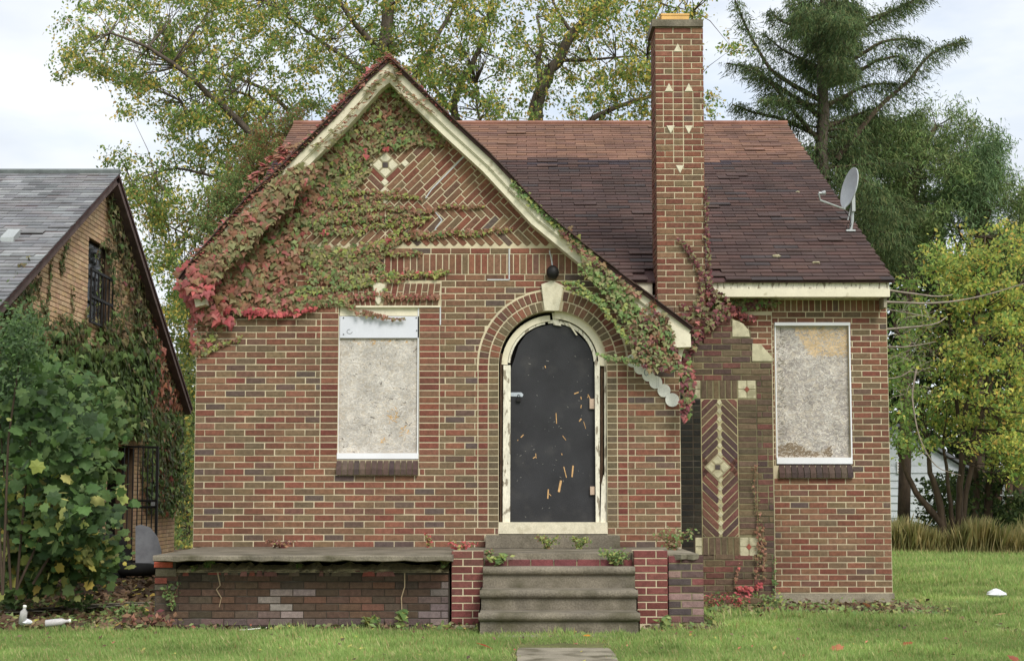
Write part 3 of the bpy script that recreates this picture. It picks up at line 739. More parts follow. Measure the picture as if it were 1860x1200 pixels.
while P(930, 292, 1).z and Vsw < SLen:
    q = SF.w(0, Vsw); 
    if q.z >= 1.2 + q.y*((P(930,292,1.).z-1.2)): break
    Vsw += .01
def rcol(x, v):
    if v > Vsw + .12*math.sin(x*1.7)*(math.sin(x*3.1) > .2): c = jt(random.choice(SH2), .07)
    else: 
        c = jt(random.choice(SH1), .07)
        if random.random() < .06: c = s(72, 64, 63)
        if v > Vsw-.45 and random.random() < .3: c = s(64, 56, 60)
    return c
CXL, CXR = P(1190, 560, CYF).x, P(1287, 560, CYF).x
def gab(x):
    a, b = ztop(x); t = (x-a[0])/(b[0]-a[0]) if b[0] != a[0] else 0; return a[1]+(b[1]-a[1])*t
def skipr(x, v):
    q = SF.w(x, v)
    return (CXL-.12 < x < CXR+.1 and q.y < CYF+.42) or (x < rR[-1][0] and x > rL[-1][0] and q.z < gab(x)-.15)
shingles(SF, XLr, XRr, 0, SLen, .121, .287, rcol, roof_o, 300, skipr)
mb = MB(); mb.tube([(XLr, YR, ZR+.0), (XRr, YR, ZR+.0)], .05, 6); mb.build('ridge_cap', mat('ridge_shingle', s(140, 100, 84), bump=.5, var=.3, scale=3), roof_o)
# gable roof slabs
for pl, nm in ((rR, 'gable_roof'), (rL, 'gable_roof')):
    mb = MB(); vs = []; n = len(pl)
    low = offset_pl(pl, .026); low[0] = (pl[0][0], pl[0][1]-.036)
    for (x, z), (x2, z2) in zip(pl, low):
        yb = max(roofY(z)+.05, RY+.05) if z > ZE else RY+.05
        vs += [(x, YRK-.01, z), (x2, YRK-.01, z2), (x2, yb, z2), (x, yb, z)]
    fs = [(0,1,2,3)]
    for i in range(n-1):
        for k in range(4): j = (k+1) % 4; fs.append((i*4+k, i*4+4+k, i*4+4+j, i*4+j))
    fs.append(tuple((n-1)*4+k for k in (3,2,1,0)))
    if pl is rL: fs = [f[::-1] for f in fs]
    mb.add(vs, fs); go = mb.build(nm, ROOFG, house)
    # shingle courses seen edge-on along the rake
    L_ = sum(math.dist(a, b) for a, b in zip(pl, pl[1:])); k = 0.04
    while k < L_:
        a = interp(pl, k/L_); b = interp(pl, min(1, (k+.16)/L_)); dv = Vector((b[0]-a[0], 0, b[1]-a[1])); l = dv.length
        if l > .02:
            dv.normalize(); up = Vector((-dv.z, 0, dv.x)); up = up if up.z > 0 else -up; mb = MB(); ov = random.uniform(.0, .02)
            mb.obox(Vector(((a[0]+b[0])/2, YRK+.12-ov, (a[1]+b[1])/2))+up*(.006+random.uniform(0, .004)), dv, Vector((0, 1, 0)), up, l/2*.98, .16, .005)
            mb.build('edge_shingle', SHIN, go, origin=Vector((a[0], YRK, a[1])), color=jt(random.choice(SH1), .15))
        k += .128
# fascia under main eave (right of chimney, and stub left of it)
yf = YE+.03
mb = MB(); mb.box(P(1150,525,yf).x, CXL-.01, yf, yf+.03, P(930,541,yf).z, P(930,510,yf).z); mb.build('fascia', PAINT, house)
xe = P(1616,525,yf).x
mb = MB(); mb.box(CXR+.01, xe, yf+.012, yf+.04, P(930,524,yf).z, P(930,511,yf).z); mb.build('fascia', PEEL, house)
mb = MB(); mb.box(CXR+.01, xe, yf-.01, yf+.04, P(930,539,yf).z, P(930,524,yf).z-.003); mb.build('fascia', PAINT, house)
mb = MB(); mb.box(P(1145,525,yf).x, xe-.01, yf+.04, RY+.01, P(930,539,yf).z+.01, P(930,539,yf).z+.025); mb.build('soffit', PEEL, house)
mb = MB(); mb.box(xe-.055, xe-.02, yf+.05, RY-.02, P(930,563,RY).z, P(930,540,RY).z+.05); mb.build('corner_block', CONC, house)
# --------------------------------------------- recessed wall
FR = Frame.front(RY); ZR0 = fz(1076, RY); XRC = fx(1618, 900, RY); XRI = XR-.01
rx = lambda px, py=800: fx(px, py, RY)
rz = lambda py: fz(py, RY)
w2 = (rx(1409.5), rx(1545), rz(845), rz(586))
rw = slab_poly(FR, [(XRI, .02), (XRC, .02), (XRC, rz(541)), (XRI, rz(541))], .006, .25, 'recessed_wall', MORT, house, holes=[[(w2[0], w2[2]), (w2[1], w2[2]), (w2[1], w2[3]), (w2[0], w2[3])]])
pr = Pieces(FR, BR)
zso = rz(566); nr_ = round((zso-ZR0)/H); Hr = (zso-ZR0)/nr_; SILR = ZR0+round((rz(863)-ZR0)/Hr)*Hr
BXR = rx(1405)
def rpal():
    return bc(.33, .36, .22, .09)
running(pr, BXR, XRC, ZR0, nr_, Hr, [(w2[0], w2[1], w2[2]-.01, w2[3]+.01), (w2[0]-.01, w2[1]+.02, SILR, w2[2]+.02)], None, rpal, ph0=.03, prio=lambda x, z: 2+random.random())
x = XRI
while x < XRC-.03:
    pr.add([(x+J/2, zso+J/2), (x+.0675-J/2, zso+J/2), (x+.0675-J/2, rz(545)), (x+J/2, rz(545))], bc(.4, .45, .1, .05), 0, 'soldier_brick', 1); x += .0675
running(pr, XRI, BXR, rz(700), nr_, Hr, [], lambda p: p if p[0][1] > rz(650) and p[0][1] < zso-.05 else None, lambda: bc(.4, .4, .1, .1))
lim2 = {'brick': 200, 'soldier_brick': 60}; lim2 = {'brick': 0, 'soldier_brick': 60}
pr.emit(rw, lim2)
mb = MB(); mb.box(BXR-.1, XRC+.015, RY-.015, RY+.1, -.1, ZR0-.004); mb.build('foundation', CONC, house)
def wm2(a, b):
    if b > .78 and a > .22 + (1-b)*1.2 and random.random() < .8: return s(210, 184, 146)
    if b < .07+.035*math.sin(a*9) and a < .75: return s(132, 116, 96)
    if a < .1 and random.random() < .3: return s(130, 124, 112)
    return s(164, 156, 150) if random.random() < .45 else None
OP2 = OP; b2, *_ = bwin('b', 1411, 1545.5, 591, 831, RY, wm2, FR)
mb = MB(); mb.box(rx(1407,588), rx(1544,588), RY-.01, RY+.05, rz(591), rz(585.5)); mb.build('window_trim', WHITE, house)
mb = MB(); mb.box(rx(1543.6,700), rx(1546,700), RY-.004, RY+.05, rz(842), rz(591)); mb.box(rx(1409.3,700), rx(1411.2,700), RY+.02, RY+.05, rz(842), rz(591)); mb.build('side_trim', WHITE, house)
mb = MB(); mb.box(rx(1411,836), rx(1547,836), RY-.008, RY+.06, rz(842), rz(830.5)); mb.build('bottom_trim', WHITE, house)
sill(1414, 1549, 842.5, 863, RY, 12, house, SP, SILR+.003)
# side and rear walls
SW = mat('side_brick', s(120, 84, 70), var=.2)
bt = SW.node_tree; b_n = bt.nodes['Principled BSDF']; tb = bt.nodes.new('ShaderNodeTexBrick'); g_ = bt.nodes.new('ShaderNodeNewGeometry'); mpp = bt.nodes.new('ShaderNodeMapping')
mpp.inputs['Rotation'].default_value = (math.pi/2, 0, math.pi/2); bt.links.new(g_.outputs['Position'], mpp.inputs['Vector']); bt.links.new(mpp.outputs[0], tb.inputs['Vector'])
tb.inputs['Scale'].default_value = 1; tb.inputs['Brick Width'].default_value = .208; tb.inputs['Row Height'].default_value = .0672; tb.inputs['Mortar Size'].default_value = .0045
tb.inputs['Color1'].default_value = (*s(140,84,70),1); tb.inputs['Color2'].default_value = (*s(118,100,78),1); tb.inputs['Mortar'].default_value = (*s(196,186,158),1); bt.links.new(tb.outputs['Color'], b_n.inputs['Base Color'])
mb = MB(); mb.box(XL+.002, XL+.25, WY+.262, YB-.4, .0, ZE+.35); mb.add([(XL+.003,YE+.2,ZE),(XL+.003,YR,ZR-.14),(XL+.003,YB-.2,ZE),(XL+.2,YE+.2,ZE),(XL+.2,YR,ZR-.14),(XL+.2,YB-.2,ZE)], [(0,1,2),(5,4,3),(0,3,4,1),(1,4,5,2)])
mb.box(XRC-.26, XRC-.004, RY+.252, YB-.4, .0, ZE-.1); mb.add([(XRC-.2,YE+.2,ZE-.1),(XRC-.2,YR,ZR-.16),(XRC-.2,YB-.2,ZE-.1),(XRC-.005,YE+.2,ZE-.1),(XRC-.005,YR,ZR-.16),(XRC-.005,YB-.2,ZE-.1)], [(0,2,1),(3,4,5),(0,1,4,3),(1,2,5,4)])
mb.box(XL+.25, XRC-.26, YB-.6, YB-.4, 0, ZE-.1); mb.box(XR-.25, XR-.003, WY+.262, RY-.004, .0, fz(640)); mb.build('side_wall', SW, house)
# --------------------------------------------- chimney
FC = Frame.front(CYF); cx_ = lambda px, py=500: fx(px, py, CYF); cz_ = lambda py: fz(py, CYF)
CD = .5
stackL, stackR = cx_(1191.5, 300), cx_(1279.5, 300)
zct = cz_(50); zsh = cz_(575)
baseR, baseL = cx_(1405, 850), XR-.02
core = MB(); core.box(stackL+.006, stackR-.006, CYF+.006, CYF+CD, zsh-.3, zct); chim = core.build('chimney', MORT, house)
basepoly = [(baseL, .02), (baseR, .02), (baseR, cz_(640)), (cx_(1365), cz_(640)), (cx_(1362), cz_(600)), (cx_(1330), cz_(578)), (baseL, cz_(578))]
cbase = slab_poly(FC, basepoly, .006, RY-CYF+.01, 'chimney_base', MORTD, house)
pk = Pieces(FC, BR); SL, SR = stackL, stackR; W_ = SR-SL; Hs = .0668; ns_ = int(round((zct-cz_(600))/Hs)); Hs = (zct-cz_(600))/ns_
colw = W_*.205; cc0 = (SL+SR)/2-.015
trc = cz_(95), cz_(300); tr2 = cz_(167), cz_(229)
res_c = [(cc0-colw/2, cc0+colw/2, trc[1], trc[0]), (cc0-colw*1.5, cc0-colw/2, tr2[1], tr2[0]), (cc0+colw/2, cc0+colw*1.5, tr2[1], tr2[0])]
running(pk, SL, SR, cz_(600), ns_, Hs, res_c, None, lambda: bc(.5, .42, .06, .02), L=.203, prio=lambda x, z: 2)
for xa, xb, z0_, z1_ in res_c:
    n_ = int(round((z1_-z0_)/Hs))
    for k in range(ns_):
        za = cz_(600)+k*Hs
        if z0_ < za+Hs/2 < z1_: pk.add([(xa+J/2, za+J/2), (xb-J/2, za+J/2), (xb-J/2, za+Hs-J/2), (xa+J/2, za+Hs-J/2)], bc(.6, .35, .03, .02), 0, 'brick', 2)
pk.emit(chim, {'brick': 0}, 'chimney_brickwork')
# chimney left/right faces
for sx, ea, ed, lab in ((SL, (0,-1,0), (1,0,0), 0), (SR, (0,1,0), (-1,0,0), 1)):
    fs_ = Frame((sx, CYF, 0), ea, (0,0,1), ed); pq = Pieces(fs_, BR)
    a0, a1 = (-CD, -.0) if lab == 0 else (.0, CD)
    running(pq, a0+.003, a1-.004, cz_(600), ns_, Hs, [], None, lambda: bc(.5, .42, .06, .02), ph0=.06, L=.203)
    pq.emit(chim, {'brick': 0}, 'chimney_brickwork')
ctile = Pieces(FC, STONE, ch=.004, depth=.03)
for px, py, up in ((1231,87,1),(1215,159,1),(1251,159,1),(1218,236,0),(1251,236,0),(1235,308,0)):
    x, z = fp(px, py, CYF); r = .047; pts = [(x-r, z-r), (x+r, z-r), (x, z+r)] if up else [(x-r, z+r), (x, z-r), (x+r, z+r)]
    ctile.add(pts, (0,0,0), -.008, 'triangle_tile', 1)
ctile.emit(chim, {'triangle_tile': 9})
mb = MB(); zc1 = cz_(37); mb.box(SL-.035, SR+.0, CYF-.03, CYF+CD+.03, zct+.003, zc1); mb.build('chimney_cap', CONCM, chim)
mb = MB(); a, b = cx_(1203,30), cx_(1253,30); mb.box(a, b, CYF+.08, CYF+.36, zc1, cz_(21)); mb.box(a-.006, b+.006, CYF+.074, CYF+.366, cz_(24), cz_(21)+.002); mb.build('flue', YELB, chim)
# base bricks
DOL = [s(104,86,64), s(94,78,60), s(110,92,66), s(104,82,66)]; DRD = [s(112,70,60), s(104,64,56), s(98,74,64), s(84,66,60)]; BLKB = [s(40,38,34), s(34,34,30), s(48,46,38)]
pb = Pieces(FC, BR); zb0 = cz_(1096); Hb = H*.998; nb_ = int((cz_(575)-zb0)/Hb)
pxl, pxr, pzt, pzb = cx_(1270.5), cx_(1337), cz_(724), cz_(975)
bt0, bb1 = cz_(690), cz_(1010)
def shoulder(poly):
    cz = sum(p[1] for p in poly)/len(poly)
    if cz > cz_(612): 
        poly = clip(poly, 1, 0, cx_(1329))
    elif cz > cz_(657): poly = clip(poly, 1, 0, cx_(1366))
    return poly if poly and area(poly) > 3e-4 else None
def bpal(): return jt(random.choice(DOL+DRD), .12)
vj = cx_(1371)
running(pb, baseL, baseR, zb0, nb_, Hb, [(cx_(1257), cx_(1369), pzb, pzt), (cx_(1257), cx_(1369), bb1, pzb), (cx_(1257), cx_(1369), pzt, bt0), (baseL, cx_(1257)+.01, bb1, cz_(724)), (cx_(1336), baseR, bb1, bt0)], shoulder, bpal, ph0=.05)
k = 0
while zb0 + (k+1)*Hb < bt0+.02:
    za = zb0+k*Hb; k += 1
    if za < bb1-.02: continue
    if pzb < za+Hb/2 < pzt:
        pb.add([(pxr+.006, za+J/2), (vj-J/2, za+J/2), (vj-J/2, za+Hb-J/2), (pxr+.006, za+Hb-J/2)], jt(random.choice(DOL), .12), 0, 'brick')
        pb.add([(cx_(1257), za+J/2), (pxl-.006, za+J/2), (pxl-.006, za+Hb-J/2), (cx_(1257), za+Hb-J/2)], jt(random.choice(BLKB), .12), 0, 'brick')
    pb.add([(baseL, za+J/2), (cx_(1257)-J, za+J/2), (cx_(1257)-J, za+Hb-J/2), (baseL, za+Hb-J/2)], jt(random.choice(BLKB), .12), 0, 'brick')  # near-black brick colour paints the shade between front section and chimney
    m_ = (vj+baseR)/2+random.choice((-.03, .03, 9))
    if m_ < baseR:
        for a, b in ((vj, m_), (m_, baseR)): pb.add([(a+J/2, za+J/2), (b-J/2, za+J/2), (b-J/2, za+Hb-J/2), (a+J/2, za+Hb-J/2)], bpal(), 0, 'brick')
    else: pb.add([(vj+J/2, za+J/2), (baseR-J/2, za+J/2), (baseR-J/2, za+Hb-J/2), (vj+J/2, za+Hb-J/2)], bpal(), 0, 'brick')
slab_poly(FC, [(baseL, bb1), (pxl-.003, bb1), (pxl-.003, cz_(724)), (baseL, cz_(724))], .0042, .02, 'painted_shade_mortar', MORTX, cbase)  # dark plate puts the shade of that narrow recess into the mortar joints
# soldier bands top and bottom of the panel
for z0_, z1_ in ((pzt, bt0), (bb1, pzb)):
    for i in range(6):
        a = pxl+.004+i*(pxr-pxl)/6; b = pxl+(i+1)*(pxr-pxl)/6
        pb.add([(a+J/2, z0_+J/2), (b-J/2, z0_+J/2), (b-J/2, z1_-J/2), (a+J/2, z1_-J/2)], jt(random.choice(DOL), .1), 0, 'soldier_brick', 1)
# herringbone panel: rows of '/\' bricks either side of a line of lozenges
pcx = (pxl+pxr)/2; pr_ = p_*r2*.98; hw = (pxr-pxl)/2-.004; zd = cz_(848)
def panel(c_z, d, half):
    # one slanted brick pair meeting the centre line
    for mir in (1, -1):
        wv = p_/2-J/2; ux, uz = 1/r2, -d/r2; vx, vz = -uz, ux; st = .035*r2/2; ln = hw*r2+.02
        cxx, czz = 0+ux*(st+ln/2), c_z+uz*(st+ln/2)
        poly = [(cxx+ux*q*ln/2+vx*t*wv, czz+uz*q*ln/2+vz*t*wv) for q, t in ((-1,-1),(1,-1),(1,1),(-1,1))]
        poly = [(pcx+mir*x, z) for x, z in poly]
        for nx, nz, c in ((1,0,pxr-.008), (-1,0,-pxl-.008), (0,1,pzt-.006), (0,-1,-pzb-.006)): poly = clip(poly, nx, nz, c) if poly else poly
        if mir > 0: poly = clip(poly, -1, 0, -pcx-.02) if poly else poly
        else: poly = clip(poly, 1, 0, pcx-.02) if poly else poly
        if poly:
            q = [p for p in poly]; cxm = sum(p[0] for p in q)/len(q); czm = sum(p[1] for p in q)/len(q)
            poly = clip(poly, math.copysign(-1, cxm-pcx)*0 + 0, 0, 1)
            pb.add(poly, jt(random.choice([s(112,70,62), s(92,66,60), s(108,84,66), s(120,76,62), s(84,62,62)]), .1), 0, 'panel_brick', 1)
z = zd+.11
while z < pzt+.4: panel(z, 1, 1); z += pr_
z = zd-.11
while z > pzb-.4: panel(z, -1, 1); z -= pr_
pb.emit(cbase, {'panel_brick': 60, 'soldier_brick': 20}, 'base_brickwork')
slab_poly(FC, [(pxl, pzb), (pxr, pzb), (pxr, pzt), (pxl, pzt)], .0045, .02, 'panel_mortar', mat('pale_mortar', s(168, 158, 122), var=.2, scale=6, stain=s(110,102,74), stain_scale=5), cbase)
st = Pieces(FC, STONED, ch=.004, depth=.03)
z = zd+.11+.03
while z < pzt-.02: lz = z; st.add([(pcx-.03, z), (pcx, z-.034), (pcx+.03, z), (pcx, z+.034)], (0,0,0), -.003, 'lozenge_tile', 1); z += pr_
z = zd-.11-.03
while z > pzb+.02: st.add([(pcx-.03, z), (pcx, z-.034), (pcx+.03, z), (pcx, z+.034)], (0,0,0), -.003, 'lozenge_tile', 1); z -= pr_
diamond(1303.5, 848, .135, CYF, FC, st, cbase, MATS['pale_mortar'])
for z0_, z1_ in ((pzt, bt0), (bb1, pzb)):
    a, b = pxr+.006, vj-.008; mx_, mz_ = (a+b)/2, (z0_+z1_)/2; g2 = .003
    for xa, xb in ((a, mx_-g2), (mx_+g2, b)):
        for za, zb in ((z0_+.005, mz_-g2), (mz_+g2, z1_-.005)): st.add([(xa, za), (xb, za), (xb, zb), (xa, zb)], (0,0,0), 0, 'square_tile', 1)
    for za, zb in ((z0_+.005, mz_-g2), (mz_+g2, z1_-.005)): st.add([(cx_(1258), za), (pxl-.006, za), (pxl-.006, zb), (cx_(1258), zb)], (0,0,0), 0, 'square_tile', 1)
    rp = Pieces(FC, BR, ch=.002, depth=.02); rp.add([(mx_-.03, mz_), (mx_, mz_-.035), (mx_+.03, mz_), (mx_, mz_+.035)], s(150,84,68), -.006, 'red_diamond_tile', 1); rp.emit(cbase, {'red_diamond_tile': 2})
for pts in ([(1330,612),(1362,612),(1360,600),(1350,588),(1340,583),(1330,581)], [(1366,656),(1405,656),(1404,650),(1392,637),(1383,626),(1366,624)]):
    st.add([fp(x, y, CYF) for x, y in pts], (0,0,0), -.006, 'shoulder_stone', 1)
st.emit(cbase, {'lozenge_tile': 30, 'diamond_tile': 5, 'square_tile': 20, 'shoulder_stone': 3})
# --------------------------------------------- house fittings (own things)
q = P(1004, 494, WY-.06); lamp = thing('porch_lamp', 'small black globe lamp fixed above the door keystone', 'lamp', q)
vs, fs = lathe([(.0,-.075),(.04,-.065),(.062,-.035),(.066,0),(.058,.035),(.035,.06),(.0,.07)], 14)
mb = MB(); mb.add([Vector(v)+q for v in vs], fs); mb.build('lamp_globe', IRON, lamp, smooth=True)
mb = MB(); mb.tube([q+Vector((0,.0,.05)), q+Vector((0,.03,.065)), q+Vector((0,.075,.05))], .014, 8); mb.tube([q+Vector((0,.04,.045)), q+Vector((0,.07,.045))], .035, 10); mb.build('lamp_bracket', IRON, lamp)
q = P(1180, 690, WY-.012); nums = thing('house_number_discs', 'overlapping white number discs running diagonally down the wall right of the door', 'house number', q)
for i, (a, b) in enumerate(((1149,655),(1163,668),(1178,681),(1191,694),(1206,709),(1221,726))):
    c = P(a, b, WY-.006-.003*i); mb = MB(); r = (12.5 if i == 5 else 11.8)*pf; mb.tube([c, c+Vector((0,-.006,0))], r, 28); mb.build('number_disc', mat('disc_white', s(238,236,224), rough=.5, var=.04) if 'disc_white' not in MATS else MATS['disc_white'], nums, origin=c)
c = P(1174, 676, WY-.02); mb = MB(); mb.tube([c+Vector((3.4*pf*math.cos(t*math.pi/8), 0, 5.6*pf*math.sin(t*math.pi/8))) for t in range(17)], .0045, 5, cap=False); mb.build('digit', mat('digit_grey', s(150,156,156), var=.05), nums)
mb = MB()
for x_, y0_, y1_ in ((1193,684,705),(1196,684,704),(1166,660,676)): mb.tube([P(x_, y0_, WY-.0215), P(x_, y1_, WY-.0215)], .0012, 4)
mb.build('digit', MATS['digit_grey'], nums)
# satellite dish
YD = P(1547, 420, 1).x; zq = 0
def on_roof(px, py):
    lo, hi = YE, YR
    for _ in range(40):
        m_ = (lo+hi)/2; z = P(px, py, m_).z; zr = ZE+(m_-YE)*RS
        if z > zr: lo = m_
        else: hi = m_
    return P(px, py, lo)
base_p = on_roof(1546, 420); dish = thing('satellite_dish', 'grey satellite dish on an arm mounted on the right side of the roof', 'satellite dish', base_p)
D = base_p.y; Q = lambda px, py, dy=0: P(px, py, D+dy)
mb = MB(); mb.box(base_p.x-.07, base_p.x+.04, D-.06, D+.08, base_p.z-.01, base_p.z+.012); mb.tube([Q(1545,418), Q(1548,400), Q(1549,352)], .02, 8); mb.tube([Q(1540,400), Q(1547,372)], .01, 6); mb.build('mast', METAL, dish)
ctr = Q(1542, 341, -.1); nrm = Vector((-.96, -.2, .2)).normalized(); ax1 = Vector((0, -.2, 1)); ax1 = (ax1-nrm*ax1.dot(nrm)).normalized(); ax2 = nrm.cross(ax1)
vs = []; fs = []; nn = 28
for k, (r, h) in enumerate(((0,-.05),(.09,-.042),(.165,-.027),(.223,0),(.228,.0),(.226,-.011),(.165,-.038),(.09,-.053),(0,-.061))):
    for j in range(nn):
        a = 2*math.pi*j/nn; vs.append(ctr+ax1*(r*1.1*math.cos(a))+ax2*(r*math.sin(a))+nrm*(h))
for k in range(8):
    for j in range(nn): a = k*nn+j; b = k*nn+(j+1) % nn; fs.append((a, b, b+nn, a+nn))
mb = MB(); mb.add(vs, fs); mb.build('reflector', mat('dish_grey', s(184,188,190), rough=.5, var=.05), dish, smooth=True)
mb = MB(); mb.tube([Q(1549,345,.0), Q(1534,380,-.1), Q(1490,364,-.25), Q(1487,352,-.28)], .013, 6); mb.box(*[v for v in (Q(1549,375).x-.02, Q(1549,375).x+.02, D-.05, D+.03, Q(1549,385).z, Q(1549,345).z)]); mb.build('feed_arm', METAL, dish)
mb = MB(); mb.tube([Q(1487,351,-.28), Q(1493,351,-.28)], .016, 8); mb.tube([Q(1493,351,-.28), Q(1499,350,-.28)], [.022, .03], 10); mb.build('feed_horn', METAL, dish)
mb = MB(); mb.tube([Q(1534,382,-.08), Q(1543,395,-.06), Q(1546,408,-.04), Q(1541,420,-.04), Q(1537,412,-.03), Q(1541,403,-.03), Q(1545,412,-.02)], .005, 5); mb.build('cable', IRON, dish)
ROCK = mat('rubble', s(178,170,138), var=.25, scale=14, bump=.6)
def rock(px, py, sx, sz, lab, m=ROCK, nm='stone'):
    c = on_roof(px, py); vs, fs = lathe([(.0,-.5),(.75,-.4),(1,0),(.8,.35),(.0,.5)], 7); rr = random.Random(px)
    mb = MB(); mb.add([c+Vector((v[0]*sx*rr.uniform(.8,1.2), v[1]*sx*.8*rr.uniform(.8,1.2), v[2]*sz*rr.uniform(.8,1.1)+sz*.4)) for v in vs], fs)
    o = mb.build(nm, m, None, origin=c); tag(o, lab, 'stone')
rock(1410, 468, .05, .045, 'pale chunk of rubble lying low on the main roof near the chimney'); rock(1483, 479, .05, .03, 'flat pale chunk of rubble near the eave under the satellite dish'); rock(1449, 350, .028, .025, 'small pale lump on the roof left of the dish feed')
# --------------------------------------------- porch
porch = thing('porch', 'crumbling brick porch with overhanging concrete slab and red brick piers', 'porch', (P(800,1130,PY).x, PY, .0))
zS = .668; yS = 13.3
sl_ = MB(); xA, xB = P(277, 1008, yS).x, P(1272, 1003, yS+.2).x
xs_ = np.linspace(xA, P(822, 1008, yS).x, 26); vs = []; fs = []
for i, x in enumerate(xs_):
    e = random.uniform(-.015, .015); t = .045+random.uniform(-.008, .01)
    vs += [(x, yS+e, zS-.012), (x, yS+e+.008, zS), (x, WY-.002, zS+.004), (x, WY-.002, zS-.07), (x, yS+e+.06, zS-t-.01), (x, yS+e, zS-t)]
for i in range(len(xs_)-1):
    for k in range(6): j = (k+1) % 6; fs.append((i*6+k, i*6+6+k, i*6+6+j, i*6+j))
fs += [(0,1,2,3,4,5), tuple((len(xs_)-1)*6+k for k in (5,4,3,2,1,0))]
sl_.add(vs, fs); sl_.build('slab', CONCM, porch)
mb = MB(); mb.box(P(822,1008,yS).x+.001, P(1212,1008,13.6).x, PY+.16, WY-.002, zS-.07, zS+.001); mb.build('slab', CONCM, porch)
mb = MB(); vs = []; fs = []
xq = np.linspace(P(1212,1008,13.6).x+.001, xB, 6)
for x in xq: e = random.uniform(-.05, .05); vs += [(x, PY-.05+e, zS+.001), (x, WY-.003, zS+.001), (x, WY-.003, zS-.05), (x, PY-.03+e, zS-.05+random.uniform(-.01,.01))]
for i in range(5):
    for k in range(4): j = (k+1) % 4; fs.append((i*4+k, i*4+4+k, i*4+4+j, i*4+j))
fs += [(0,1,2,3), tuple(20+k for k in (3,2,1,0))]; mb.add(vs, fs); mb.build('slab', CONC, porch)
FP = Frame.front(PY); ppx = lambda px, py=1080: fx(px, py, PY); ppz = lambda py: fz(py, PY)
pw = MB(); pw.box(ppx(281), ppx(817), PY+.006, PY+.2, -.05, ppz(1037)); 
pwall = pw.build('porch_wall', MORTX, porch)
# crumbled mortar ledge above wall
mb = MB(); vs = []; fs = []; xq = np.linspace(ppx(318), ppx(815), 60)
for i, x in enumerate(xq):
    h = ppz(1031)+random.uniform(-.008, .012); vs += [(x, PY-.02+random.uniform(0,.02), ppz(1039)), (x, PY+.03+random.uniform(-.01,.02), h-.02), (x, PY+.3, h+.02+random.uniform(-.01,.02))]
for i in range(59):
    for k in range(2): fs.append((i*3+k, i*3+3+k, i*3+4+k, i*3+1+k))
mb.add(vs, fs); mb.build('crumbled_mortar', mat('rubble_mortar', s(196,182,140), var=.3, scale=12, bump=.9, bscale=60, fine=.3), porch, smooth=False)
pp = Pieces(FP, BR, ch=.004)
pz0 = ppz(1136); Hp = (ppz(1037)-pz0)/7.4
PD = [s(98,74,58), s(86,68,52), s(104,76,58), s(76,64,50), s(112,76,58), s(90,76,60), s(92,70,54)]
PGR = [s(136,120,112), s(122,108,102), s(148,134,126), s(112,94,86)]
def ppal_at(x, z):
    g1 = inpoly(x, z, [(ppx(483), ppz(1125)), (ppx(570), ppz(1140)), (ppx(568), ppz(1080)), (ppx(548), ppz(1055)), (ppx(545), ppz(1070)), (ppx(490), ppz(1078))])
    g2 = x > ppx(764) and z < ppz(1085) or (x > ppx(790) and z < ppz(1056)); g3 = z < pz0+Hp*1.1
    if g1 and random.random() < .85: return jt(random.choice(PGR), .12)
    if g2: return jt(random.choice(PGR+[s(120,100,96)]), .15)
    if g3: return jt(random.choice([s(110,88,84), s(96,80,76), s(120,98,92)]), .1)
    return jt(random.choice(PD), .15)
for k in range(7):
    za, zb = pz0+k*Hp+.004, pz0+(k+1)*Hp-.004; x = ppx(282) - (.11 if k % 2 else 0)
    while x < ppx(815):
        a, b = max(x, ppx(282)), min(x+.208, ppx(815)); x += .208
        if b-a < .04: continue
        c = ppal_at((a+b)/2, (za+zb)/2)
        pp.add([(a+.003, za), (b-.003, za), (b-.003, zb), (a+.003, zb)], c, random.uniform(-.003, .003), 'brick', 2)
# broken red stubs on top course
x = ppx(318)
while x < ppx(700):
    w_ = random.uniform(.05, .2)
    if random.random() < .75:
        c = jt(random.choice([s(150,76,62), s(168,110,100), s(140,90,84), s(110,92,76), s(104,90,72)]), .12); zt = ppz(1037)+random.uniform(-.005, .008)
        pp.add([(x, ppz(1046)), (x+w_-.01, ppz(1046)), (x+w_-random.uniform(.012,.03), zt), (x+random.uniform(0,.02), zt)], c, random.uniform(-.01, .01), 'broken_brick', 1)
    x += w_
for (y0_, y1_, c, xx) in ((1019,1031,s(178,88,66),(279,313)), (1032,1047,s(118,108,88),(282,320)), (1048,1060,s(150,84,70),(281,303)), (1061,1072,s(104,98,82),(281,318))):
    pp.add([(ppx(xx[0]), ppz(y1_)+.004), (ppx(xx[1]), ppz(y1_)+.004), (ppx(xx[1]), ppz(y0_)-.004), (ppx(xx[0]), ppz(y0_)-.004)], c, -.012, 'corner_brick', 1)
pp.emit(pwall, {'brick': 160, 'broken_brick': 30, 'corner_brick': 9})
mb = MB(); mb.box(ppx(283), ppx(318), PY+.0, PY+.2, ppz(1060), ppz(1018)); mb.build('corner_pier', MORTX, porch)
mb = MB(); mb.box(ppx(283), ppx(817), WY-.5, WY-.3, 0, zS-.08); mb.box(ppx(283), ppx(300), PY+.2, WY-.01, 0, zS-.08); mb.build('porch_core', DARK, porch)
